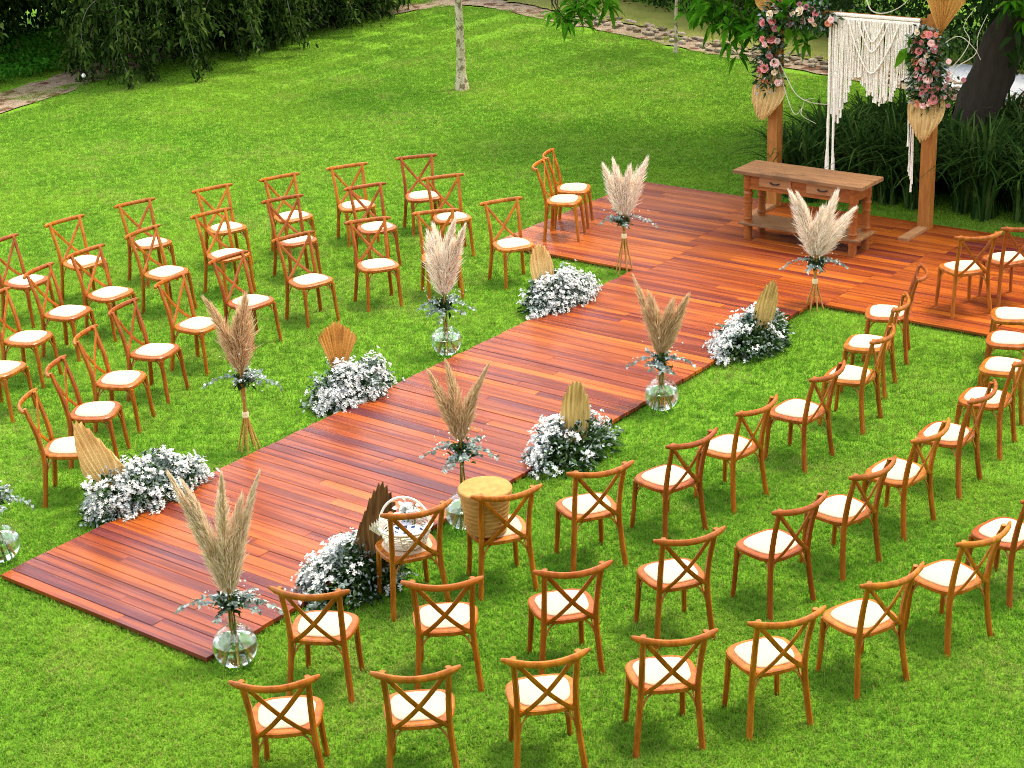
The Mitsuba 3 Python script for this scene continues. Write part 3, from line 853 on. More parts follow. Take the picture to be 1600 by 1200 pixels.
def vase_water(r=.162, level=.20):
    q = r - .0046
    top = math.asin((level - r) / q)
    an = np.linspace(-1.35, top, 13)
    return lathe(np.array([(.0004, r - q * math.sin(1.35) )] + [(q * math.cos(a), r + q * math.sin(a)) for a in an] + [(.0004, level)]), 28, False, False)


GLASS = mikit.ply(vase_glass(), 'clear_glass', smooth=50)
WATER = mikit.ply(vase_water(), 'clear_water', smooth=50)
ARR = [  # x, y, holder, foliage height, plume base and top, plume kind, plumes (dx, dy, reach, width), place, curl
    (-8.25, 7.24, 'glass', .56, .62, 1.44, 'plume_pink', [(-.16, -.11, .97, .12), (-.10, -.05, .92, .12), (.0, .0, 1.06, .13), (.13, .09, .95, .10), (.06, .03, .72, .14), (-.04, .02, .70, .14)], 'front corner of the aisle nearest the camera', .03),
    (-10.93, 10.02, 'stems', .74, .80, 1.39, 'plume_tan', [(-.09, -.06, 1.02, .17), (.04, .03, 1.0, .25), (.01, .0, .8, .22)], 'left edge of the aisle near its front', .03),
    (-10.94, 12.90, 'glass', .60, .70, 1.38, 'plume_cream', [(-.10, -.05, .72, .20), (-.03, .0, .84, .20), (.03, .01, 1.04, .17), (.15, .10, .98, .15), (.07, .03, .70, .2)], 'left edge of the aisle halfway along', .03),
    (-10.87, 16.10, 'stems', .70, .72, 1.24, 'plume_cream', [(-.11, -.08, .95, .19), (-.04, -.02, 1.02, .17), (.05, .03, .9, .2), (.12, .09, 1.04, .19), (.0, .0, .75, .2)], 'left corner of aisle and platform', .02),
    (-8.40, 16.10, 'stems', .58, .62, 1.23, 'plume_cream', [(-.13, -.09, .98, .19), (-.07, -.04, 1.0, .15), (.09, .06, .96, .2), (.18, .13, .70, .18), (.03, .0, .7, .22), (.14, .11, .52, .18)], 'right corner of aisle and platform', .03),
    (-8.25, 12.80, 'glass', .55, .60, 1.20, 'plume_tan', [(-.12, -.08, 1.06, .11), (-.03, -.02, .82, .17), (.13, .10, .86, .14), (.03, .0, .70, .16)], 'right edge of the aisle halfway along', .06),
    (-8.25, 9.83, 'glass', .74, .82, 1.36, 'plume_tan', [(-.10, -.07, .90, .12), (-.01, -.0, 1.0, .13), (.10, .07, 1.06, .08), (.05, .03, .66, .15)], 'right edge of the aisle near the straw box', .03),
    (-11.04, 7.35, 'glass', .60, .68, 1.30, 'plume_cream', [(-.20, -.14, .9, .16), (-.12, -.08, 1.0, .16), (-.04, -.06, .8, .14)], 'front left corner of the aisle at the frame edge', .05)]
for k, (x, y, kind, zb, p0, p1, pm, pl, where, dr_) in enumerate(ARR):
    rng = np.random.default_rng(100 + k)
    z0 = .004
    tone = {'plume_cream': 'cream', 'plume_tan': 'tan', 'plume_pink': 'wispy pinkish tan'}[pm]
    if kind == 'glass':
        vk = thing('glass_vase', 'round clear glass vase at the ' + where, 'vase', 'round glass vases along the aisle')
        put(vk, 'bowl', GLASS, place(x, y, z0))
        put(vk, 'water', WATER, place(x, y, z0))
    key = thing('pampas_bouquet', tone + ' pampas grass bouquet at the ' + where, 'dried flower bouquet', 'pampas bouquets along the aisle')
    ctr = np.array([x, y, 0])
    for q, (dx, dy, ts, wd) in enumerate(pl):
        b = ctr + [dx * .18, dy * .18, p0 - .05]
        tp = ctr + [dx * 1.15, dy * 1.15, p0 + (p1 - p0) * ts]
        put(key, 'plume', uply(plume(b, tp, wd, rng, 1600, dr_, .10 + wd * .30), pm))
    sp = []
    for q in range(10 if k != 0 else 14):
        a = rng.random() * 2 * np.pi
        el = rng.uniform(-.15, .9) if kind == 'glass' else rng.uniform(.15, 1.15)
        sp.append(sprig(ctr + [0, 0, zb - .08], (math.cos(a) * math.cos(el), math.sin(a) * math.cos(el), math.sin(el)), rng.uniform(.15, .27), rng, .038, 24, .3))
    # two long side sprays, along and against the picture's horizontal
    for sgn in (-1, 1):
        sp.append(sprig(ctr + [0, 0, zb - .02], (sgn * .8, sgn * .5, .28), rng.uniform(.28, .40), rng, .040, 34, .55))
    put(key, 'eucalyptus', uply(joinuv(sp), 'blue_leaf'))
    n = 90
    put(key, 'dark_foliage', uply(leaves(ctr + [0, 0, zb - .06] + rng.normal(0, .035, (n, 3)), rand_dirs(rng, n) + [0, 0, .5], .07, .03, rng), 'deep_leaf'))
    n = 60
    put(key, 'small_blooms', uply(small_leaves(ctr + [0, 0, zb + .02] + rng.normal(0, 1, (n, 3)) * [.10, .10, .07], rand_dirs(rng, n), .02, .018, rng), 'white_petal'), kind='stuff')
    if kind == 'glass':
        for q in range(6):
            a = q * 1.05 + rng.random() * .4
            put(key, 'stem', mikit.ply(sweep(smooth_path([(x + .085 * math.cos(a), y + .085 * math.sin(a), z0 + .03), (x + .02 * math.cos(a + 2), y + .02 * math.sin(a + 2), .34), (x + .012 * math.cos(a), y + .012 * math.sin(a), p0)], 9), .0065, None, 6), 'stem_gold' if q % 2 else 'stem_green', smooth=50))
    else:
        zt = {1: .36, 3: .46, 4: .32}[k]
        for q in range(7):
            a = q * .9 + rng.random() * .3
            put(key, 'stem', mikit.ply(sweep(smooth_path([(x + .105 * math.cos(a), y + .105 * math.sin(a), .0), (x + .016 * math.cos(a + .5), y + .016 * math.sin(a + .5), zt), (x + .03 * math.cos(a + 2.6), y + .03 * math.sin(a + 2.6), p0)], 9), .008, None, 6), 'stem_gold', smooth=50))
        put(key, 'twine', mikit.ply(moved(lathe([(.026, -.028), (.031, -.02), (.031, .02), (.026, .028)], 10), x, y, zt), 'twine', smooth=40))

# ------------------------------------------------------------------ low flower mounds
MOUNDS = [(-10.93, 8.72, .62, .33, .38, 1, 'white blossom mound at the front of the aisle left edge with a tan palm leaf'),
          (-10.98, 11.46, .50, .30, .35, 1, 'white blossom mound with an orange pleated palm fan on the aisle left edge'),
          (-10.86, 14.72, .52, .30, .36, 1, 'white blossom mound beside the platform on the aisle left edge'),
          (-8.32, 8.60, .46, .33, .33, -1, 'white blossom mound with a dark brown palm leaf beside the basket chair'),
          (-8.33, 11.46, .52, .30, .34, -1, 'white blossom mound in the middle of the aisle right edge'),
          (-8.33, 14.68, .52, .30, .34, -1, 'white blossom mound with an olive palm spear on the right near the platform')]
FANS = {0: ('palm_dry', .40, .72, 9, 'spade', (-.12, -.20, .18), (8, 0, -14), 36), 1: ('palm_orange', .27, .66, 13, 'fan', (-.12, -.02, .16), (4, 0, 2), 38),
        2: ('palm_dry', .26, .56, 7, 'spear', (-.12, -.04, .20), (3, 0, -6), 38), 3: ('palm_brown', .44, .82, 11, 'spade', (.10, .14, .12), (8, 0, 8), 30),
        4: ('palm_olive', .26, .62, 7, 'spear', (.04, -.02, .16), (3, 0, 3), 38), 5: ('palm_olive', .22, .60, 7, 'spear', (.06, .02, .18), (5, 0, 10), 38)}
for k, (x, y, ry, rx, h, side, lab) in enumerate(MOUNDS):
    rng = np.random.default_rng(300 + k)
    key = thing('flower_mound', lab, 'flower arrangement', 'low white flower mounds along the aisle')

    def on_dome(n, inner=.75, s=side, bias=0.0):
        d = rand_dirs(rng, n); d[:, 2] = np.abs(d[:, 2])
        if bias: d[:, 0] = np.where((d[:, 0] * s < 0) & (rng.random(n) < bias), -d[:, 0], d[:, 0])
        d = unit(d)
        lump = 1 + .18 * np.sin(d[:, 1] * 7 + k) * np.cos(d[:, 0] * 5 + 2 * k)
        r = (inner + (1 - inner) * rng.random(n)) * lump
        return np.array([x, y, .03]) + d * np.array([rx, ry, h]) * r[:, None], d
    n = 1300
    p, d = on_dome(n, .25)
    p[:, 2] -= .03
    put(key, 'dark_foliage', uply(leaves(p, d + rng.normal(0, .5, d.shape), .07 + .03 * rng.random(n), .03, rng, roll=.8), 'deep_leaf'), kind='stuff')
    n = 2000
    p, d = on_dome(n, .72, bias=.7)
    put(key, 'blue_foliage', uply(leaves(p, d + rng.normal(0, .6, d.shape), .042, .020, rng, roll=.8), 'blue_leaf'), kind='stuff')
    # blossoms: little five-petalled flowers in clusters
    nc = 100
    c, dc = on_dome(nc, .9, bias=.92 if side < 0 else .8)
    m = []
    for q in range(nc):
        nb = rng.integers(5, 13)
        bp = c[q] + rng.normal(0, .035, (nb, 3)) * [1, 1, .7] + dc[q] * .03
        bd = unit(dc[q] + rng.normal(0, .35, (nb, 3)) + [0, 0, .25])
        a0 = unit(np.cross(bd, rand_dirs(rng, nb))); b0 = np.cross(bd, a0)
        for s in range(5):
            an = 2 * np.pi * s / 5
            m.append(small_leaves(bp, a0 * math.cos(an) + b0 * math.sin(an) + bd * .35, (.021 + .007 * rng.random(nb)), .019, rng, 0.0, .3))
    put(key, 'blossoms', uply(joinuv(m), 'white_petal'), kind='stuff')
    n = 60
    p, d = on_dome(n, 1.0)
    sp = [sprig(p[q] - d[q] * .08, d[q] + [0, 0, .3], rng.uniform(.12, .20), rng, .035, 10, .3) for q in range(16)]
    put(key, 'sprigs', uply(joinuv(sp), 'blue_leaf'), kind='stuff')
    bs, w_, h_, pn, tip, off, rot, az = FANS[k]
    put(key, 'palm_leaf', fan_ply(bs, w_, h_, pn, tip, .06, .013, 40 + k), T().translate([x + off[0], y + off[1], off[2]]).rotate([0, 0, 1], az).rotate([1, 0, 0], rot[0]).rotate([0, 1, 0], rot[2]))

# ------------------------------------------------------------------ things on the chairs
rng = np.random.default_rng(55)
bk = thing('wicker_basket', 'white wicker basket with a hoop handle standing on a chair by the aisle', 'basket')
tw = place(-7.82, 8.63, .498, 30)
wv = []
for q in range(7):
    z = .014 + q * .021
    r = .140 + .050 * (q / 6) ** .8
    an = np.linspace(0, 2 * np.pi, 49)
    wv.append(sweep(np.c_[(r + .004 * np.sin(an * 12 + q * np.pi)) * np.cos(an), (r + .004 * np.sin(an * 12 + q * np.pi)) * np.sin(an), 0 * an + z], .0065, .0075, 5, caps=False))
put(bk, 'woven_side', mikit.ply(cat(wv), 'wicker_white', smooth=50), tw)
for q in range(12):
    a_ = q * np.pi / 6
    put(bk, 'stake', mikit.ply(sweep([(.140 * math.cos(a_), .140 * math.sin(a_), .004), (.172 * math.cos(a_), .172 * math.sin(a_), .075), (.192 * math.cos(a_), .192 * math.sin(a_), .155)], .006, None, 5), 'wicker_white', smooth=50), tw)
put(bk, 'base', mikit.ply(lathe([(.01, .002), (.135, .002), (.135, .012), (.01, .014)], 24), 'wicker_white'), tw)
an = np.linspace(0, 2 * np.pi, 33)
put(bk, 'rim', mikit.ply(sweep(np.c_[.198 * np.cos(an), .198 * np.sin(an), .155 + .003 * np.sin(an * 16)], .012, .011, 8, caps=False), 'wicker_white', smooth=50), tw)
an = np.linspace(0, np.pi, 21)
put(bk, 'handle', mikit.ply(sweep(np.c_[.19 * np.cos(an), .0 * an, .15 + .225 * np.sin(an)], .008, .010, 8), 'wicker_white', smooth=50), tw)
ck = thing('checked_cloth', 'navy and white checked cloth inside the white basket', 'cloth')
u, v = np.meshgrid(np.linspace(-.135, .135, 15), np.linspace(-.12, .12, 13), indexing='ij')
zc = .135 + .03 * np.sin(u * 30) * np.cos(v * 26) - .9 * (u ** 2 + v ** 2)
cv = np.stack([u + .03, v - .03, zc], -1).reshape(-1, 3)
i, j = np.meshgrid(np.arange(14), np.arange(12), indexing='ij'); q = i * 13 + j
cf = np.vstack([np.stack([q, q + 13, q + 14], -1).reshape(-1, 3), np.stack([q, q + 14, q + 1], -1).reshape(-1, 3)])
scene[ck] = {**mikit.ply((cv, cf), 'check_cloth', smooth=True), 'to_world': tw}
wf = thing('white_posy', 'small bunch of white flowers and paper poking out of the basket', 'flowers')
n = 130
put(wf, 'petals', uply(leaves(np.array([-7.86, 8.72, .70]) + rng.normal(0, .032, (n, 3)), rand_dirs(rng, n) + [0, 0, .4], .05, .035, rng), 'white_petal'), kind='stuff')
put(wf, 'stems', mikit.ply(cat([sweep([(-7.86 + .03 * math.cos(q), 8.74 + .03 * math.sin(q), .56), (-7.86 + .04 * math.cos(q), 8.74 + .04 * math.sin(q), .76)], .004, None, 5) for q in range(6)]), 'stem_green'))
fk = thing('paper_fan', 'folded cream hand fan leaning out of the basket rim', 'hand fan')
m = fan(.10, .20, 7, 'fan', .01, .006, 9)
scene[fk] = {**mikit.ply((m[0], m[1]), 'paper_white', uv=m[2]), 'to_world': T().translate([-7.98, 8.53, .55]).rotate([0, 0, 1], 62).rotate([1, 0, 0], 24).rotate([0, 1, 0], -14)}

sb = thing('straw_box', 'tall round straw box with a flat woven lid standing on a chair', 'box')
tw = place(-7.45, 9.13, .498, 0)
put(sb, 'body', mikit.ply(lathe([(.145, 0), (.150, .004)] + [(.150 + .048 * t + .0025 * math.sin(t * 60), .004 + .34 * t) for t in np.linspace(0.02, .9, 26)], 32), 'straw', smooth=30), tw)
put(sb, 'lid', mikit.ply(lathe([(.190, .309), (.202, .312), (.204, .345), (.197, .354), (.15, .360), (.146, .3585), (.10, .360), (.05, .3595)], 32), 'straw', smooth=30), tw)

# ------------------------------------------------------------------ trees, hedge, plants
def crown_leaves(blobs, n, L, W, rng, droop=.3, hang=.0):
    """leaves spread through ellipsoids, mostly in their outer half, on short sprays"""
    bl = np.array(blobs, float)
    vol = bl[:, 3] * bl[:, 4] * bl[:, 5]
    per = 7
    ns = n // per
    b = rng.choice(len(bl), ns, p=vol / vol.sum())
    d = rand_dirs(rng, ns)
    r = rng.random(ns) ** .38
    c = bl[b, :3] + d * bl[b, 3:6] * r[:, None]
    c += rng.normal(0, .12, c.shape)
    ax = unit(d * [1, 1, .5] + rng.normal(0, .4, d.shape) - [0, 0, hang])
    t = np.tile(np.arange(per) * .085, ns)
    ax7 = np.repeat(ax, per, 0)
    pos = np.repeat(c, per, 0) + ax7 * t[:, None] - np.array([0, 0, 1.0]) * (hang * t ** 2 * 1.5)[:, None]
    dd = unit(ax7 * .5 + rng.normal(0, .65, pos.shape) - [0, 0, hang * .5])
    k = pos[:, 2] > .04
    pos, dd = pos[k], dd[k]
    return leaves(pos, dd, L * (.7 + .6 * rng.random(len(pos))), W, rng, droop=droop, roll=.6)


def drooping(root, length, rng, n, L, W):
    """a hanging branch: a stem that arches out and falls, with leaves along it"""
    root = np.array(root, float)
    a = rng.random() * 2 * np.pi
    p = smooth_path([root, root + [.25 * math.cos(a), .25 * math.sin(a), -.15 * length], root + [.45 * math.cos(a), .45 * math.sin(a), -.55 * length], root + [.5 * math.cos(a + .3), .5 * math.sin(a + .3), -length]], 12)
    t = rng.random(n) ** .7 * 11
    i = np.minimum(t.astype(int), 10); f = (t - i)[:, None]
    pos = p[i] * (1 - f) + p[i + 1] * f + rng.normal(0, .10, (n, 3)) * (1.1 - .6 * (t / 11))[:, None]
    d = unit(rng.normal(0, .6, (n, 3)) + [0, 0, -.35])
    return p, leaves(pos, d, L * (.7 + .6 * rng.random(n)), W, rng, droop=.3, roll=.6)


def tree(name, label, cat_, x, y, r, h, blobs, n, L, W, leaf, bark, seed, lean=(0, 0), group=None, hang=.3, branches=6, top=None):
    rng = np.random.default_rng(seed)
    key = thing(name, label, cat_, group)
    top = top or h
    p = smooth_path([(x, y, -.05), (x + lean[0] * .3, y + lean[1] * .3, h * .3), (x + lean[0] * .65, y + lean[1] * .65, h * .65), (x + lean[0], y + lean[1], h)], 14)
    p[1:-1, :2] += rng.normal(0, r * .12, (12, 2))
    rad = r * (1 - .65 * np.linspace(0, 1, 14)); rad[0] *= 1.7; rad[1] *= 1.12
    put(key, 'trunk', mikit.ply(sweep(p, rad, None, 12), bark, smooth=60))
    for q in range(branches):
        b = blobs[q % len(blobs)]
        s = p[rng.integers(6, 13)]
        e = np.array(b[:3]) + rng.normal(0, .5, 3) * np.array(b[3:6])
        put(key, 'branch', mikit.ply(sweep(smooth_path([s, .5 * (s + e) + [0, 0, .25], e], 9), np.linspace(r * .4, r * .08, 9), None, 7), bark, smooth=60))
    put(key, 'crown', uply(crown_leaves(blobs, n, L, W, rng, .3, hang), leaf))
    return key


# dark evergreens along the left path
EV = [(-28.4, 20.4, 'dark evergreen tree at the far left behind the path'), (-26.2, 22.3, 'dark evergreen tree with drooping branches that sweep the lawn edge'),
      (-26.7, 24.6, 'dense dark evergreen tree in the middle of the tree line'), (-26.9, 27.2, 'low dark evergreen at the far end of the tree line')]
for k, (x, y, lab) in enumerate(EV):
    rng = np.random.default_rng(700 + k)
    bl = [(x, y, 3.0, 2.0, 1.8, 1.6), (x + .6, y - .3, 1.6, 1.6, 1.5, 1.3), (x - .8, y + .6, 4.0, 2.1, 1.9, 1.8), (x + .3, y, 5.4, 2.4, 2.0, 1.6)]
    if k == 0: bl = [(x - .6, y + .4, 3.2, 2.0, 1.8, 1.3), (x - 1.6, y + 1.0, 2.2, 1.6, 1.6, 1.4), (x + .6, y, 5.0, 2.4, 2.2, 1.5)]
    if k == 3: bl = [(x, y, 2.2, 1.8, 1.7, 1.4), (x + .9, y + .9, 1.0, 1.2, 1.2, .9), (x - .4, y + 1.8, 1.6, 1.5, 1.5, 1.3)]
    key = tree('evergreen_tree', lab, 'tree', x, y, .16, 4.6, bl, 22000, .15, .06, 'dark_leaf', 'bark_dark', 710 + k, (.2, 0), 'dark evergreen trees left of the lawn', .4)
    m, st = [], []
    for q in range(26 if k in (1, 2) else 10 if k else 4):
        a = rng.uniform(-1.9, .6)
        R = 1.2 + .8 * rng.random()
        root = (x + R * math.cos(a) + .2, y + R * math.sin(a), rng.uniform(1.2, 2.9))
        p, lf = drooping(root, min(root[2] - .10, rng.uniform(.9, 2.2)), rng, 170, .14, .055)
        m.append(lf); st.append(sweep(p, np.linspace(.012, .004, 12), None, 5))
    put(key, 'hanging_sprays', uply(joinuv(m), 'dark_leaf'))
    put(key, 'hanging_stems', mikit.ply(cat(st), 'branch_grey', smooth=50))
key = 'evergreen_tree_001'
for pts in ([(-25.6, 21.2, 2.7), (-25.35, 20.9, 1.9), (-25.25, 20.85, 1.2), (-25.2, 20.8, .5)], [(-25.5, 21.5, 2.8), (-24.8, 21.6, 2.2), (-24.45, 21.7, 1.6), (-24.3, 21.75, 1.2)]):
    put(key, 'bare_branch', mikit.ply(sweep(smooth_path(pts, 14), np.linspace(.03, .010, 14), None, 6), 'branch_grey', smooth=50))

# shrub border from the trees to the top of the picture
for k in range(6):
    t = k / 5
    x, y = -25.6 - .9 * t * t - .1, 24.4 + 5.4 * t
    x = np.interp(y, [24, 27, 30], [-25.6, -25.9, -27.0])
    rng = np.random.default_rng(800 + k)
    where = ['nearest the drooping evergreen', 'second from the drooping evergreen', 'third from the drooping evergreen', 'fourth from the drooping evergreen', 'fifth from the drooping evergreen', 'at the far end of the border'][k]
    key = thing('border_shrub', 'dark leafy border shrub ' + where + ', bare stems at its foot', 'shrub', 'shrubs in the border along the lawn')
    h = 1.7 if k < 4 else 1.2
    put(key, 'foliage', uply(crown_leaves([(x, y, h * .62, .75, .72, h * .5), (x - .5, y + .3, h * .8, .8, .7, h * .45)], 5200, .11, .05, rng, .3, .2), 'dark_leaf'))
    put(key, 'stems', mikit.ply(cat([sweep(smooth_path([(x + rng.normal(0, .3), y + rng.normal(0, .3), -.02), (x + rng.normal(0, .35), y + rng.normal(0, .35), .5), (x + rng.normal(0, .4), y + rng.normal(0, .4), h)], 7), np.linspace(.018, .008, 7), None, 5) for q in range(12)]), 'branch_grey', smooth=50))

# ground cover past the path at the far left
rng = np.random.default_rng(61)
n = 9000
gxx = rng.uniform(-33, -27.1, n); gyy = rng.uniform(17.6, 23.5, n)
gp = np.c_[gxx, gyy, .05 + .16 * rng.random(n)]
scene['ground_cover'] = uply(leaves(gp, rand_dirs(rng, n) + [0, 0, .5], .13, .06, rng), 'cover_leaf')
tag('ground_cover', 'low green ground cover plants beyond the path at the far left', 'ground cover', kind='stuff')
# backdrop shrubbery behind the left trees
bk_ = thing('tall_hedge', 'tall dark hedge closing the garden behind the evergreen trees', 'hedge')
rng = np.random.default_rng(62)
put(bk_, 'foliage', uply(crown_leaves([(-30.5 - .3 * q % 2, 19 + 1.9 * q, 1.9, 1.2, 1.5, 1.9) for q in range(8)] + [(-31, 34, 2, 1.5, 1.5, 2)], 46000, .17, .075, rng, .3, .2), 'hedge_leaf'))

# slim pale tree in the middle of the lawn, and the sapling by the stone path
tree('slim_tree', 'slim pale-barked tree trunk standing alone on the open lawn', 'tree', -19.1, 23.33, .085, 4.6, [(-19.2, 23.4, 5.2, 1.3, 1.3, 1.0)], 1500, .14, .06, 'hedge_leaf', 'bark_pale', 41, (.05, .05), branches=5)
tree('young_tree', 'thin sapling with a bare stem beside the stone path', 'tree', -17.5, 27.75, .035, 3.4, [(-17.4, 27.8, 3.6, .9, .9, .8)], 1500, .12, .05, 'hedge_leaf', 'bark_pale', 42, (.08, 0), branches=4)

# big shade tree behind the arch
BT = (-9.25, 21.75)
bb = [(-8.35, 21.7, 2.85, 1.0, .7, .55), (-8.0, 22.8, 3.3, 1.7, 1.2, 1.0), (-10.6, 23.6, 3.5, 1.6, 1.4, 1.0), (-6.3, 22.0, 3.2, 1.5, 1.4, 1.0), (-9.4, 24.6, 3.3, 2.0, 1.4, 1.0), (-8.6, 23.2, 5.6, 3.6, 3.4, 1.7), (-11.5, 22.2, 5.0, 2.2, 2.2, 1.2), (-6.2, 22.6, 5.2, 2.6, 2.6, 1.4), (-9.0, 25.6, 5.2, 3.0, 2.4, 1.6), (-9.6, 20.6, 5.5, 2.2, 1.8, 1.0), (-14.0, 22.2, 4.9, 1.9, 1.6, 1.0)]
bt = tree('shade_tree', 'big dark leaning tree trunk behind the right post of the arch', 'tree', BT[0], BT[1], .36, 5.2, bb, 56000, .20, .08, 'hedge_leaf', 'bark_dark', 43, (1.1, 1.0), branches=9)


def whorls(key, name, centres, seed, L=.26, W=.075, per=11, bsdf='bright_leaf'):
    r = np.random.default_rng(seed)
    m, st = [], []
    for c in centres:
        c = np.array(c, float)
        d = unit(rand_dirs(r, per) * [1, 1, .6] + [0, 0, -.05])
        m.append(leaves(c + d * .02, d, L * (.7 + .5 * r.random(per)), W, r, droop=.35, roll=.4))
        st.append(sweep(smooth_path([c, c + [r.normal(0, .1), r.normal(0, .1), .35], c + [r.normal(0, .25), r.normal(0, .25) + .2, 1.2]], 6), np.linspace(.006, .016, 6), None, 5))
    put(key, name, uply(joinuv(m), bsdf))
    put(key, name + '_twigs', mikit.ply(cat(st), 'bark_dark'))


rng = np.random.default_rng(44)
whorls(bt, 'low_branch', [(-12.45 + rng.normal(0, .40), 21.2 + rng.normal(0, .3), 2.15 + rng.normal(0, .22)) for q in range(34)], 1)
whorls(bt, 'inner_branch', [(-12.0 + rng.normal(0, .34), 21.6 + rng.normal(0, .3), 1.95 + rng.normal(0, .22)) for q in range(18)], 2, .24, .07, 11)
whorls(bt, 'right_branch', [(-8.25 + rng.normal(0, .16), 21.0 + rng.normal(0, .2), 2.52 + rng.normal(0, .12)) for q in range(9)], 3, .2, .06, 9)
whorls(bt, 'far_branch', [(-14.85 + rng.normal(0, .2), 21.1 + rng.normal(0, .2), 2.10 + rng.normal(0, .10)) for q in range(13)], 5)
whorls(bt, 'far_inner_branch', [(-15.05 + rng.normal(0, .12), 21.1 + rng.normal(0, .2), 1.92 + rng.normal(0, .10)) for q in range(6)], 6, .2, .06, 10)

# clipped hedge beyond the stone path
hk = thing('clipped_hedge', 'dark clipped hedge along the far side of the stone path', 'hedge')
rng = np.random.default_rng(63)
hb = []
for q in range(22):
    t = q / 21
    x = -22 + 21 * t
    yk = np.interp(x, [p[0] for p in KERB], [p[1] for p in KERB])
    hb.append((x, yk + 2.45, .85, .75, .65, 1.0))
put(hk, 'foliage', uply(crown_leaves(hb, 26000, .11, .05, rng, .3, .1), 'hedge_leaf'))

for k, (x, y, lab) in enumerate(((-22.5, 34.2, 'tall dark tree behind the far end of the clipped hedge'), (-17.0, 33.4, 'tall dark tree behind the middle of the clipped hedge'), (-11.8, 31.9, 'tall dark tree behind the clipped hedge and the arch'), (-5.5, 30.0, 'tall dark tree behind the paved yard'))):
    tree('garden_tree', lab, 'tree', x, y, .22, 6.0, [(x, y, 5.2, 2.9, 2.3, 2.2), (x - 1.2, y - .9, 3.4, 2.2, 1.5, 1.4), (x + 1.4, y - .8, 3.2, 2.2, 1.5, 1.4), (x, y - .3, 2.0, 2.6, 1.2, 1.0)], 20000, .19, .085, 'hedge_leaf', 'bark_dark', 900 + k, (.2, -.2), 'tall trees behind the hedge', .2)

# stones of the path edge
rng = np.random.default_rng(64)
sk = thing('stone_kerb', 'row of rough grey-brown stones edging the far path', 'kerb')
kp = smooth_path([(x, y, 0) for x, y in KERB], 400)
seg = np.r_[0, np.cumsum(np.linalg.norm(np.diff(kp, axis=0), axis=1))]
STONE = []
for q in range(5):
    m = trimesh.creation.icosphere(1, 1.0)
    v = np.array(m.vertices) * (1 + .22 * (np.random.default_rng(q).random((len(m.vertices), 1)) - .5) * 2)
    v = np.sign(v) * np.abs(v) ** .75
    STONE.append(mikit.ply((v, np.array(m.faces)), 'stone', uv=np.tile([[q / 4, .5]], (len(v), 1))))
s = 3.0
while s < 17.5:
    i = np.searchsorted(seg, s)
    t = unit(kp[i] - kp[i - 1]); nrm = np.array([t[1], -t[0], 0])
    for rr in (-.36, -.10, .16):
        L = rng.uniform(.09, .16)
        p = kp[i] + nrm * (rr + rng.normal(0, .05)) + t * rng.normal(0, .06)
        put(sk, 'stone', STONE[rng.integers(0, 5)], T().translate([p[0], p[1], float(ground_z(p[0], p[1])) + .05]).rotate([0, 0, 1], float(np.degrees(np.arctan2(t[1], t[0])) + rng.normal(0, 15))).scale([L * .7, .065, .035 + .025 * rng.random()]))
    s += rng.uniform(.22, .34)

# strap-leaved clumps under the shade tree
def strap_clump(n, h, rng, spread=.16):
    """long arching leaves from one crown; 7 cross sections each"""
    k = 7
    az = rng.random(n) * 2 * np.pi
    L = h * (.75 + .55 * rng.random(n)); W = .026 + .018 * rng.random(n)
    out = rng.uniform(.12, .75, n)
    t = np.linspace(0, 1, k)[None, :]
    d = np.stack([np.cos(az), np.sin(az)], 1)
    b = rng.normal(0, spread * .4, (n, 2))
    rr = out[:, None] * L[:, None] * (t ** 1.7) * 1.0
    zz = L[:, None] * (t - (.30 + .42 * out[:, None]) * t ** 2.6)
    c = np.concatenate([b[:, None, :] + d[:, None, :] * rr[..., None], zz[..., None]], -1)
    s = np.stack([-d[:, 1], d[:, 0], np.zeros(n)], 1)[:, None, :] * (W[:, None] * (1 - t ** 3 * .9) * .5)[..., None]
    v = np.stack([c - s, c + s], 2).reshape(n, -1, 3)
    tri = []
    for q in range(k - 1): tri += [[2 * q, 2 * q + 1, 2 * q + 3], [2 * q, 2 * q + 3, 2 * q + 2]]
    f = (np.arange(n)[:, None, None] * 2 * k + np.array(tri)[None]).reshape(-1, 3)
    return v.reshape(-1, 3), f, np.repeat(np.c_[rng.random(n), rng.random(n)], 2 * k, 0)


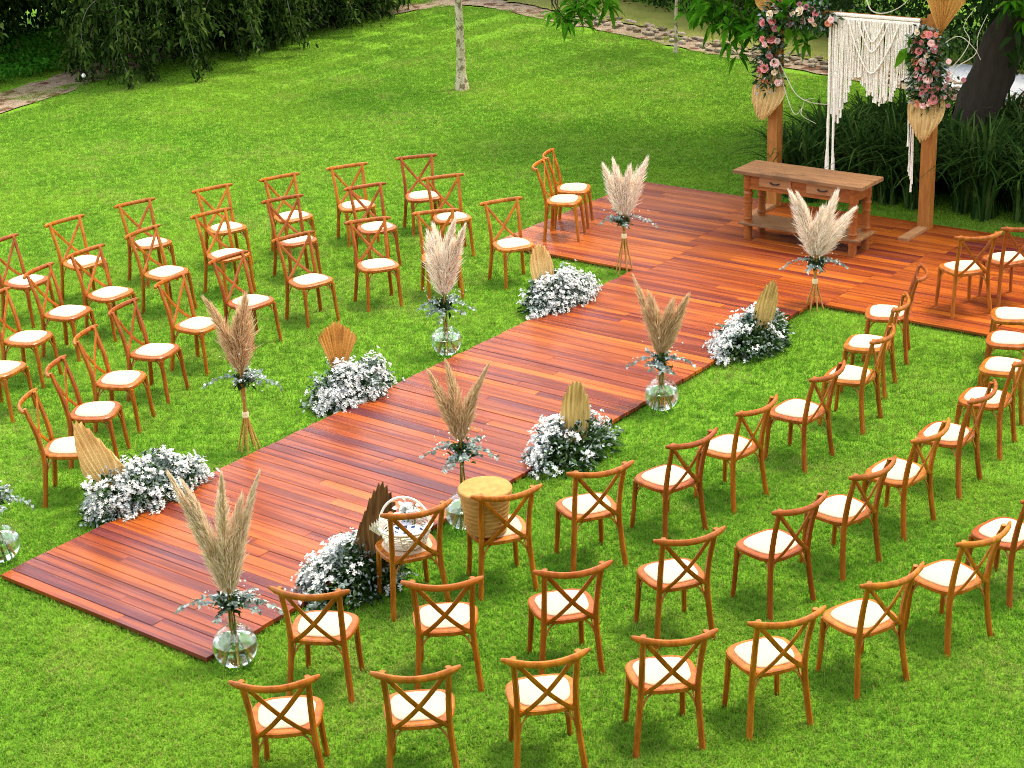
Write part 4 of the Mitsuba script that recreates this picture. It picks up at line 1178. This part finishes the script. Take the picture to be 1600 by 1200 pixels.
CL = [uply(strap_clump(120, 1.45, np.random.default_rng(90 + q)), 'strap_leaf') for q in range(5)]
rng = np.random.default_rng(66)
cn = 0
for row, (yy, nn, off) in enumerate(((20.35, 11, 0), (20.85, 12, .22), (21.45, 12, 0), (22.1, 12, .2), (22.9, 11, 0))):
    for q in range(nn):
        x = -10.85 + off + q * .45 + rng.normal(0, .08)
        if x > -5.6: continue
        y = yy + rng.normal(0, .1) + .12 * (x + 8)
        if math.hypot(x - BT[0], y - BT[1]) < .5: continue
        cn += 1
        rowname = ['front row', 'second row', 'third row', 'fourth row', 'back row'][row]
        key = numbered('strap_leaf_plant')
        scene[key] = {**CL[rng.integers(0, 5)], 'to_world': place(x, y, 0, float(rng.random() * 360), float(rng.uniform(.85, 1.12)))}
        tag(key, 'strap-leaved plant %s from the left in the %s under the shade tree' % (ORD[q + 1], rowname), 'plant', 'strap-leaved plants under the shade tree')

# small white garden light by the path
lk = thing('garden_light', 'small white garden spotlight stake at the edge of the path', 'light')
put(lk, 'stake', mikit.ply(sweep([(-25.65, 20.42, 0), (-25.65, 20.42, .16)], .012, None, 6), 'dark_metal'))
put(lk, 'head', mikit.ply(moved(tm(trimesh.creation.icosphere(2, .04)), -25.65, 20.42, .19), 'paper_white', smooth=True))

# unseen house inferred at the viewpoint, added tall to darken facing chair backs
hs = thing('house', 'plain unseen house added behind the viewpoint to block sky light', 'house')
hd = math.degrees(math.atan2(.617, .787))
tw = T().rotate([0, 0, 1], hd)
put(hs, 'wall', mikit.ply(cbox(-16, 16, -11, -1.6, -.05, 10.6, .02), 'house_wall'), tw)
put(hs, 'roof', mikit.ply((np.array([[-16.6, -11.6, 10.61], [16.6, -11.6, 10.61], [16.6, -1.0, 10.61], [-16.6, -1.0, 10.61], [-14, -6.3, 13], [14, -6.3, 13]]), np.array([[0, 2, 1], [0, 3, 2], [3, 5, 2], [3, 4, 5], [0, 1, 5], [0, 5, 4], [0, 4, 3], [1, 2, 5]])), 'roof_tile'), tw)
for q in range(5):
    w_ = put(hs, 'window', mikit.ply(cbox(-13 + 6 * q, -11.2 + 6 * q, -1.595, -1.56, 5.0, 6.6, .004), 'dark_metal'), tw)
